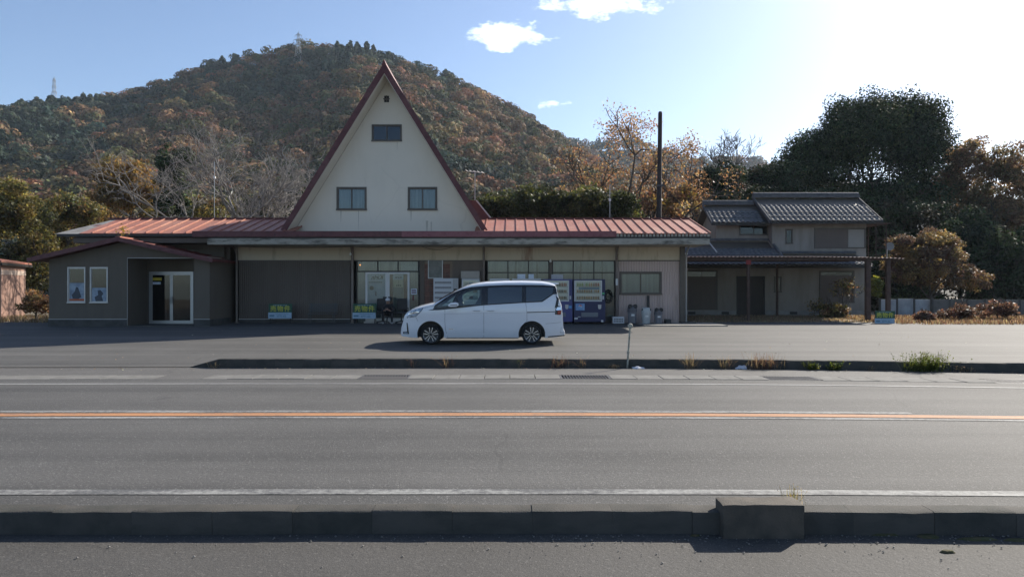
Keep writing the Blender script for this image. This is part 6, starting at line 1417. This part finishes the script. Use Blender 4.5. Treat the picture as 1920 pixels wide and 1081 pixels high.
leafy('evergreen_tree', 322, 47, 'slender dark ivy-clad tree beside the leafless cherry', [blob(318, 330, 20, 66, 47), blob(330, 385, 28, 40, 47), blob(345, 300, 16, 26, 47)], 85, 115, .09, EVG, None, 94, m_leaf_dark, (.3, .6), .4, .2, .6, 2)
twiggy('bare_cherry', 425, 42, 'wide leafless grey cherry tree behind the left red roof', 3.6, .17, 3.4, 101, 6, 0, bark=m_bark_pale, spread=.9, up=.085, rmin=.0065, ratio=.75, kids=(4, 6), bendy=.24)
twiggy('bare_cherry', 488, 44, 'smaller leafless grey cherry between the wide cherry and the gable', 3.6, .17, 2.9, 113, 5, 0, bark=m_bark_pale, spread=1.1, up=.05, rmin=.0065, kids=(3, 5))
twiggy('bare_tree', 195, 50, 'leafless grey-twigged tree before the golden yellow tree', 3.2, .07, 2.2, 107, 4, 0, bark=m_bark_pale, spread=.6, up=.16, rmin=.0125)
leafy('evergreen_tree', 545, 52, 'dark evergreen close behind the left slope of the gable', [blob(540, 385, 50, 56, 52), blob(500, 405, 50, 36, 52)], 130, 120, .095, EVG+[(.16, .13, .03)], [.3, .25, .2, .2, .05], 95, m_leaf_dark, (.45, .9), .5, .16, .5, 2)
leafy('olive_tree', 420, 56, 'olive brown thicket tree behind the leafless cherry trees', [blob(420, 400, 90, 34, 56), blob(340, 405, 60, 40, 56)], 150, 110, .095, OLV+[(.09, .06, .035)], None, 96, m_leaf, (.4, .85), .4, .14, .5, 2)
DRY = [(.22, .14, .075), (.17, .10, .06), (.13, .10, .05), (.25, .17, .09)]
leafy('dry_shrub', 68, 33, 'low tan dry shrub between pink shed and grey annex', [blob(68, 572, 26, 26, 33)], 60, 60, .055, DRY, None, 97, m_leaf, (.15, .3), .3, .04, .3, 2, cat='shrub', group='shrubs')
for k, (px, py, rx, ry, D, cols, lb) in enumerate(((1565, 585, 30, 20, 34, OLV+DRY, 'olive garden bush before the shuttered ground-floor window'), (1640, 545, 14, 26, 38, [(.16, .17, .03), (.10, .12, .03)], 'small yellow-green shrub past the corner of the house'))):
    leafy('garden_bush', px, D, lb, [blob(px, py, rx, ry, D)], 46, 45, .06, cols, None, 120+k, m_leaf, (.12, .28), .3, .03, .4, 2, cat='shrub', group='shrubs')
RED = [(.14, .075, .06), (.12, .065, .052), (.17, .10, .075), (.09, .058, .045)]
for k, (px, py, rx, ry, D, lb) in enumerate(((1800, 588, 40, 16, 31.5, 'reddish dry shrub before the grey fence, the lower one'), (1870, 582, 36, 22, 31.5, 'reddish dry shrub before the grey fence, the taller one'), (1735, 596, 12, 12, 30, 'tiny reddish dry shrub before the white fence panels'))):
    leafy('dry_shrub', px, D, lb, [blob(px, py, rx, ry, D)], 50, 60, .05, RED, None, 130+k, m_leaf, (.14, .3), .2, .03, .3, 2, cat='shrub', group='shrubs')
# ------------------------------------------------------------------ grasses and weeds
def blades(C, h, rg_, cols, wdt=.006, lean=.5, seedhead=False):
    n = len(C); a = rg_.uniform(0, 2*math.pi, n); hh = h*rg_.uniform(.45, 1.1, n); ln = rg_.normal(0, lean, n)*hh; dx, dy = np.cos(a), np.sin(a); w = wdt*rg_.uniform(.7, 1.4, n)
    sx, sy = -dy*w, dx*w; V = np.empty((n, 4, 3)); tip = C+np.stack([dx*ln, dy*ln, hh], 1); 
    V[:, 0] = C-np.stack([sx, sy, 0*sx], 1); V[:, 1] = C+np.stack([sx, sy, 0*sx], 1); V[:, 2] = tip+np.stack([sx, sy, 0*sx], 1)*.35; V[:, 3] = tip-np.stack([sx, sy, 0*sx], 1)*.35
    return V.reshape(-1, 3), np.arange(4*n).reshape(-1, 4), np.repeat(leaf_cols(rg_, palette(rg_, n, cols), 1, .25), 4, axis=0), tip
def patch(name, n, xr, yr, h, cols, seed, label, zf=lambda x, y: .235, wdt=.008, dens=None):
    rg_ = np.random.default_rng(seed); x = rg_.uniform(*xr, n); y = rg_.uniform(*yr, n); keep = np.array([mnoise.noise(Vector((a*.8, b*1.6, seed)))+.25*rg_.random() > (dens if dens is not None else 0) for a, b in zip(x, y)]); x, y = x[keep], y[keep]
    z = np.array([zf(a, b) for a, b in zip(x, y)]); V, Q, c, _ = blades(np.stack([x, y, z], 1), h, rg_, cols, wdt, .5)
    return tag(link(name, npmesh(name, V, Q, c), None, m_leaf, (0, 0, 0)), label, 'grass', kind='stuff')
STR = [(.26, .20, .135), (.21, .155, .105), (.31, .25, .175), (.17, .12, .085)]
gzf = lambda x, y: .21+(.02 if y > 31 else 0)
patch('dry_grass', 14000, (7.7, 19), (29.6, 36.8), .10, STR, 1, 'short dry tan grass on the dirt before the tiled house', gzf, .012, -.12)
patch('dry_grass', 16000, (16, 27), (28.3, 35), .17, STR+RED, 2, 'dry tan and reddish grass along the fences', gzf, .014, -.15)
patch('dry_grass', 6000, (-28, -18.6), (29.3, 36), .18, STR+[(.15, .10, .05)], 3, 'dry tan grass beside the pink shed', gzf, .012, -.2)
# weeds in the joint of the far kerb, one plant at a time
def weed(px, kind, label, seed, h, w, n=60):
    x0 = (px-CX)*14.7/F; y0 = bend(x0, 14.76); rg_ = np.random.default_rng(seed); t = thing('weed', (x0, y0, 0), label, 'weed', 'weeds along the far kerb'); k_ = n
    C = np.stack([x0+rg_.normal(0, w*.4, k_), y0+rg_.normal(0, .035, k_)-.02, np.zeros(k_)], 1)
    pal = {'dry': STR, 'red': RED+STR[:2], 'green': [(.075, .10, .025), (.11, .13, .03), (.055, .075, .02)], 'mix': STR+[(.11, .12, .04)]}[kind]
    V, Q, c, tip = blades(C, h, rg_, pal, .003 if kind != 'green' else .005, .8); link('stems', npmesh('stems', V-np.array(ORG[t.name]), Q, c), t, m_leaf, ORG[t.name])
    ml = int(k_*(6 if kind == 'green' else 2.2 if kind == 'red' else 1.2)); i = rg_.integers(k_, size=ml); f = rg_.uniform(.3, 1.05, (ml, 1)); P = C[i]+(tip[i]-C[i])*f+rg_.normal(0, .015, (ml, 3)); P[:, 2] = np.maximum(P[:, 2], .01)
    V, Q = leaf_geo(P, .018 if kind == 'green' else .011, rg_, None, aspect=.5); link('leaves', npmesh('leaves', V-np.array(ORG[t.name]), Q, np.repeat(leaf_cols(rg_, palette(rg_, ml, pal), 1, .3), 4, axis=0)), t, m_leaf, ORG[t.name])
for a in ((403, 'dry', 'small straw tuft at the sloping end of the kerb divider', 1, .14, .12, 26), (773, 'red', 'tiny reddish weed at the kerb below the front door of the minivan', 2, .22, .06, 14), (838, 'red', 'reddish weed at the kerb below the sliding door of the minivan', 3, .30, .10, 26),
          (972, 'mix', 'tiny sparse weed at the kerb below the rear wheel of the minivan', 14, .18, .05, 10), (1050, 'red', 'reddish and straw weed at the kerb between minivan and leaning post', 4, .26, .22, 60), (1092, 'dry', 'sparse straw weed at the kerb next to the leaning post', 5, .24, .10, 22), (1150, 'dry', 'flattened straw tuft at the foot of the leaning post', 6, .09, .16, 60),
          (1294, 'dry', 'straw tuft with nodding seed heads at the kerb', 7, .33, .16, 70), (1357, 'dry', 'straw tuft spilling onto the shoulder beside the crumpled bag', 8, .28, .12, 50), (1425, 'red', 'wide reddish feathery weed at the kerb', 9, .34, .42, 170), (1512, 'green', 'low green weed next to the wide reddish weed', 10, .17, .20, 50),
          (1552, 'green', 'low green weed between two other green weeds at the kerb', 11, .17, .20, 60), (1610, 'mix', 'tiny yellow-green weed at the kerb', 12, .09, .12, 24), (1705, 'green', 'big bushy green weed standing above the kerb', 13, .36, .42, 260), (1770, 'dry', 'flattened brown weed beside the big bushy green weed', 15, .12, .30, 70), (1912, 'red', 'reddish weed at the far end of the kerb', 16, .18, .12, 40)):
    weed(*a)
# grass tuft on the near kerb beside the block
t = thing('weed', (2.22, 5.42, 0), 'yellow-green grass tuft beside the concrete block on the near kerb', 'weed'); rg_ = np.random.default_rng(77)
C = np.stack([2.20+rg_.normal(0, .035, 46), 5.42+rg_.normal(0, .02, 46), np.full(46, .0)], 1); V, Q, c, tip = blades(C, .14, rg_, [(.19, .17, .05), (.14, .14, .045), (.28, .22, .10)], .0022, .6)
link('stems', npmesh('stems', V-np.array(ORG[t.name]), Q, c), t, m_leaf, ORG[t.name])
i = rg_.integers(46, size=60); P = C[i]+(tip[i]-C[i])*rg_.uniform(.6, 1.05, (60, 1)); V, Q = leaf_geo(P, .007, rg_, None, aspect=.35); link('seed_heads', npmesh('seed_heads', V-np.array(ORG[t.name]), Q, np.repeat(leaf_cols(rg_, palette(rg_, 60, STR), 1, .2), 4, axis=0)), t, m_leaf, ORG[t.name])
# small yellow plant in the annex roof gutter
t = thing('roof_plant', (at(226, 441, 27.6).x, 27.6, PK.z+.05), 'small yellow-leaved plant growing from the ridge of the annex roof', 'plant'); rg_ = np.random.default_rng(78); b = ORG[t.name]
C = np.array([[b.x+rg_.normal(0, .12), b.y+rg_.normal(0, .06), b.z-.04] for _ in range(12)]); V, Q, c, tip = blades(C, .42, rg_, [(.12, .09, .04)], .006, .3); link('stems', npmesh('stems', V-np.array(b), Q, c), t, m_leaf, b)
i = rg_.integers(12, size=70); P = tip[i]+rg_.normal(0, .06, (70, 3)); V, Q = leaf_geo(P, .035, rg_, None); link('leaves', npmesh('leaves', V-np.array(b), Q, np.repeat(leaf_cols(rg_, palette(rg_, 70, [(.34, .24, .03), (.26, .2, .03)]), 1, .2), 4, axis=0)), t, m_leaf, b)
# ------------------------------------------------------------------ litter, gravel, moss, fallen leaves
def bag(px, py, D, rx, rz, label, seed, mat):
    c = at(px, py, D); bm = bmesh.new(); bmesh.ops.create_icosphere(bm, subdivisions=3, radius=1)
    for v in bm.verts:
        n_ = mnoise.noise(v.co*1.6+Vector((seed, 0, 0)))*.5+mnoise.noise(v.co*4+Vector((seed, 3, 0)))*.22; v.co = Vector((v.co.x*rx*(1+n_), v.co.y*rx*.5*(1+n_), max(-.2, v.co.z)*rz*(1+n_)))
    me = bpy.data.meshes.new('litter'); bm.to_mesh(me); bm.free(); o = link('crumpled_bag', me, None, mat, (c.x, D, rz*.2+.003), 40); tag(o, label, 'litter')
m_bag = plain('plastic_bag', (.55, .55, .60), .4, .2, 20)
bag(1196, 688, 14.62, .13, .035, 'flattened white plastic litter beside the leaning post', 1, m_bag); bag(1391, 690, 14.6, .12, .06, 'crumpled white plastic bag at the kerb beside the wide reddish weed', 5, m_bag)
rg_ = np.random.default_rng(9); bmv = []; bmf = []
ico = [(0, 0, 1), (.9, 0, .1), (.2, .85, -.1), (-.8, .4, .1), (-.6, -.7, 0), (.4, -.8, .1), (0, 0, -.9)]; icf = [(0, 1, 2), (0, 2, 3), (0, 3, 4), (0, 4, 5), (0, 5, 1), (6, 2, 1), (6, 3, 2), (6, 4, 3), (6, 5, 4), (6, 1, 5)]
N = 1000; xs_ = rg_.uniform(-3.2, 4.2, N); ys_ = 5.17-np.abs(rg_.exponential(.16, N)); keep = (rg_.random(N) < np.where(xs_ > 0, 1, .45)) & (ys_ > 3.6)
V = []; Q = []
for x, y in zip(xs_[keep], ys_[keep]):
    s = min(.011, .0024*math.exp(abs(rg_.normal(0, .75)))); a = rg_.uniform(0, 6.28); k = len(V); z = -.148+.012*mnoise.noise(Vector((x*.7, y*1.4, 0)))
    for p in ico: V.append((x+s*(p[0]*math.cos(a)-p[1]*math.sin(a)), y+s*(p[0]*math.sin(a)+p[1]*math.cos(a)), z+s*.5+s*.6*p[2]))
    Q += [tuple(i+k for i in f) for f in icf]
tag(link('gravel', npmesh('gravel', np.array(V), np.array(Q)), None, m_stone, (0, 0, 0)), 'loose gravel scattered along the foot of the near kerb', 'gravel', kind='stuff')
for k, (px, py, rx, ry) in enumerate(((1660, 1001, .12, .03), (1740, 1005, .09, .04), (1835, 1010, .16, .03), (1776, 1034, .05, .025), (1905, 1012, .08, .03), (1303, 1004, .04, .012))):
    D = 1300*1.84/(py-540); c = at(px, py, D); bm = bmesh.new(); bmesh.ops.create_circle(bm, cap_ends=True, radius=1, segments=22)
    for v in bm.verts: a = math.atan2(v.co.y, v.co.x); r = 1+.35*mnoise.noise(Vector((math.cos(a)*1.5, math.sin(a)*1.5, k*3.1))); v.co = Vector((v.co.x*rx*r, v.co.y*ry*r, 0))
    g_ = bmesh.ops.extrude_face_region(bm, geom=bm.faces[:]); 
    for v in [q for q in g_['geom'] if isinstance(q, bmesh.types.BMVert)]: v.co = Vector((v.co.x*.7, v.co.y*.7, .014))
    bmesh.ops.recalc_face_normals(bm, faces=bm.faces); me = bpy.data.meshes.new('moss'); bm.to_mesh(me); bm.free()
    o = link('moss_patch', me, None, m_moss, (c.x, D, -.150), 60); tag(o, ['long moss patch against the kerb past the concrete block', 'brown moss patch between two longer ones along the kerb', 'longest moss patch along the kerb', 'small moss patch lying apart from the kerb out on the forecourt', 'moss patch at the far end of the kerb', 'tiny moss patch at the shadowed foot of the concrete block'][k], 'moss', 'moss patches on the forecourt')
N = 420; x = rg_.uniform(-16, 14, N); y = np.where(rg_.random(N) < .5, 14.72-np.abs(rg_.exponential(.10, N)), rg_.uniform(15.2, 29, N)); keep = y > 12.6; x, y = x[keep], y[keep]
C = np.stack([x, np.where(y < 14.75, [bend(a, b)-0 for a, b in zip(x, y)], y), [lot_z(b)+.012 for b in y]], 1); V, Q = leaf_geo(C, .022, rg_, np.tile([0, 0, 1.0], (len(C), 1)), .25)
tag(link('fallen_leaves', npmesh('fallen_leaves', V, Q, np.repeat(leaf_cols(rg_, palette(rg_, len(C), STR+[(.4, .36, .3)]), 1, .3), 4, axis=0)), None, m_leaf, (0, 0, 0)), 'fallen leaves scattered over the lot and shoulder', 'leaves', kind='stuff')

twiggy('garden_bush', 1582, 35.2, 'thin upright garden shrub against the shuttered ground-floor window', .7, .03, .75, 141, 3, 5, .05, OLV+DRY, None, spread=.6, up=.2, cat='shrub', lr=.12, rmin=.007, group='shrubs')
twiggy('garden_bush', 1548, 34.6, 'low sprawling twiggy shrub beside the olive garden bush', .3, .025, .5, 143, 3, 6, .05, OLV+DRY, None, spread=1.1, up=.08, cat='shrub', lr=.12, rmin=.007, group='shrubs')
# ------------------------------------------------------------------ air
mb = MB(); mb.box(-760, 820, -45, 1040, -6, 235)
hz = mb.build('haze', [], org=(0, 0, 0)); hz.data.materials.clear()
t = NT('hazy_air'); t.N.remove(t.out); t.out = t.N.new('ShaderNodeOutputMaterial')
pv = t.n('VolumePrincipled', Density=.00015, Color=(.72, .86, 1.0, 1), Anisotropy=.2); t.L.new(pv.outputs[0], t.out.inputs['Volume']); hz.data.materials.append(t.m); tag(hz, kind='stuff')
for o in bpy.data.objects:
    if o.name.split('.')[0] in ('small_lettering', 'phone_lettering', 'reversed_print', 'small_sticker', 'notice_print', 'front_lettering', 'yellow_lettering'): o['kind'] = 'stuff'
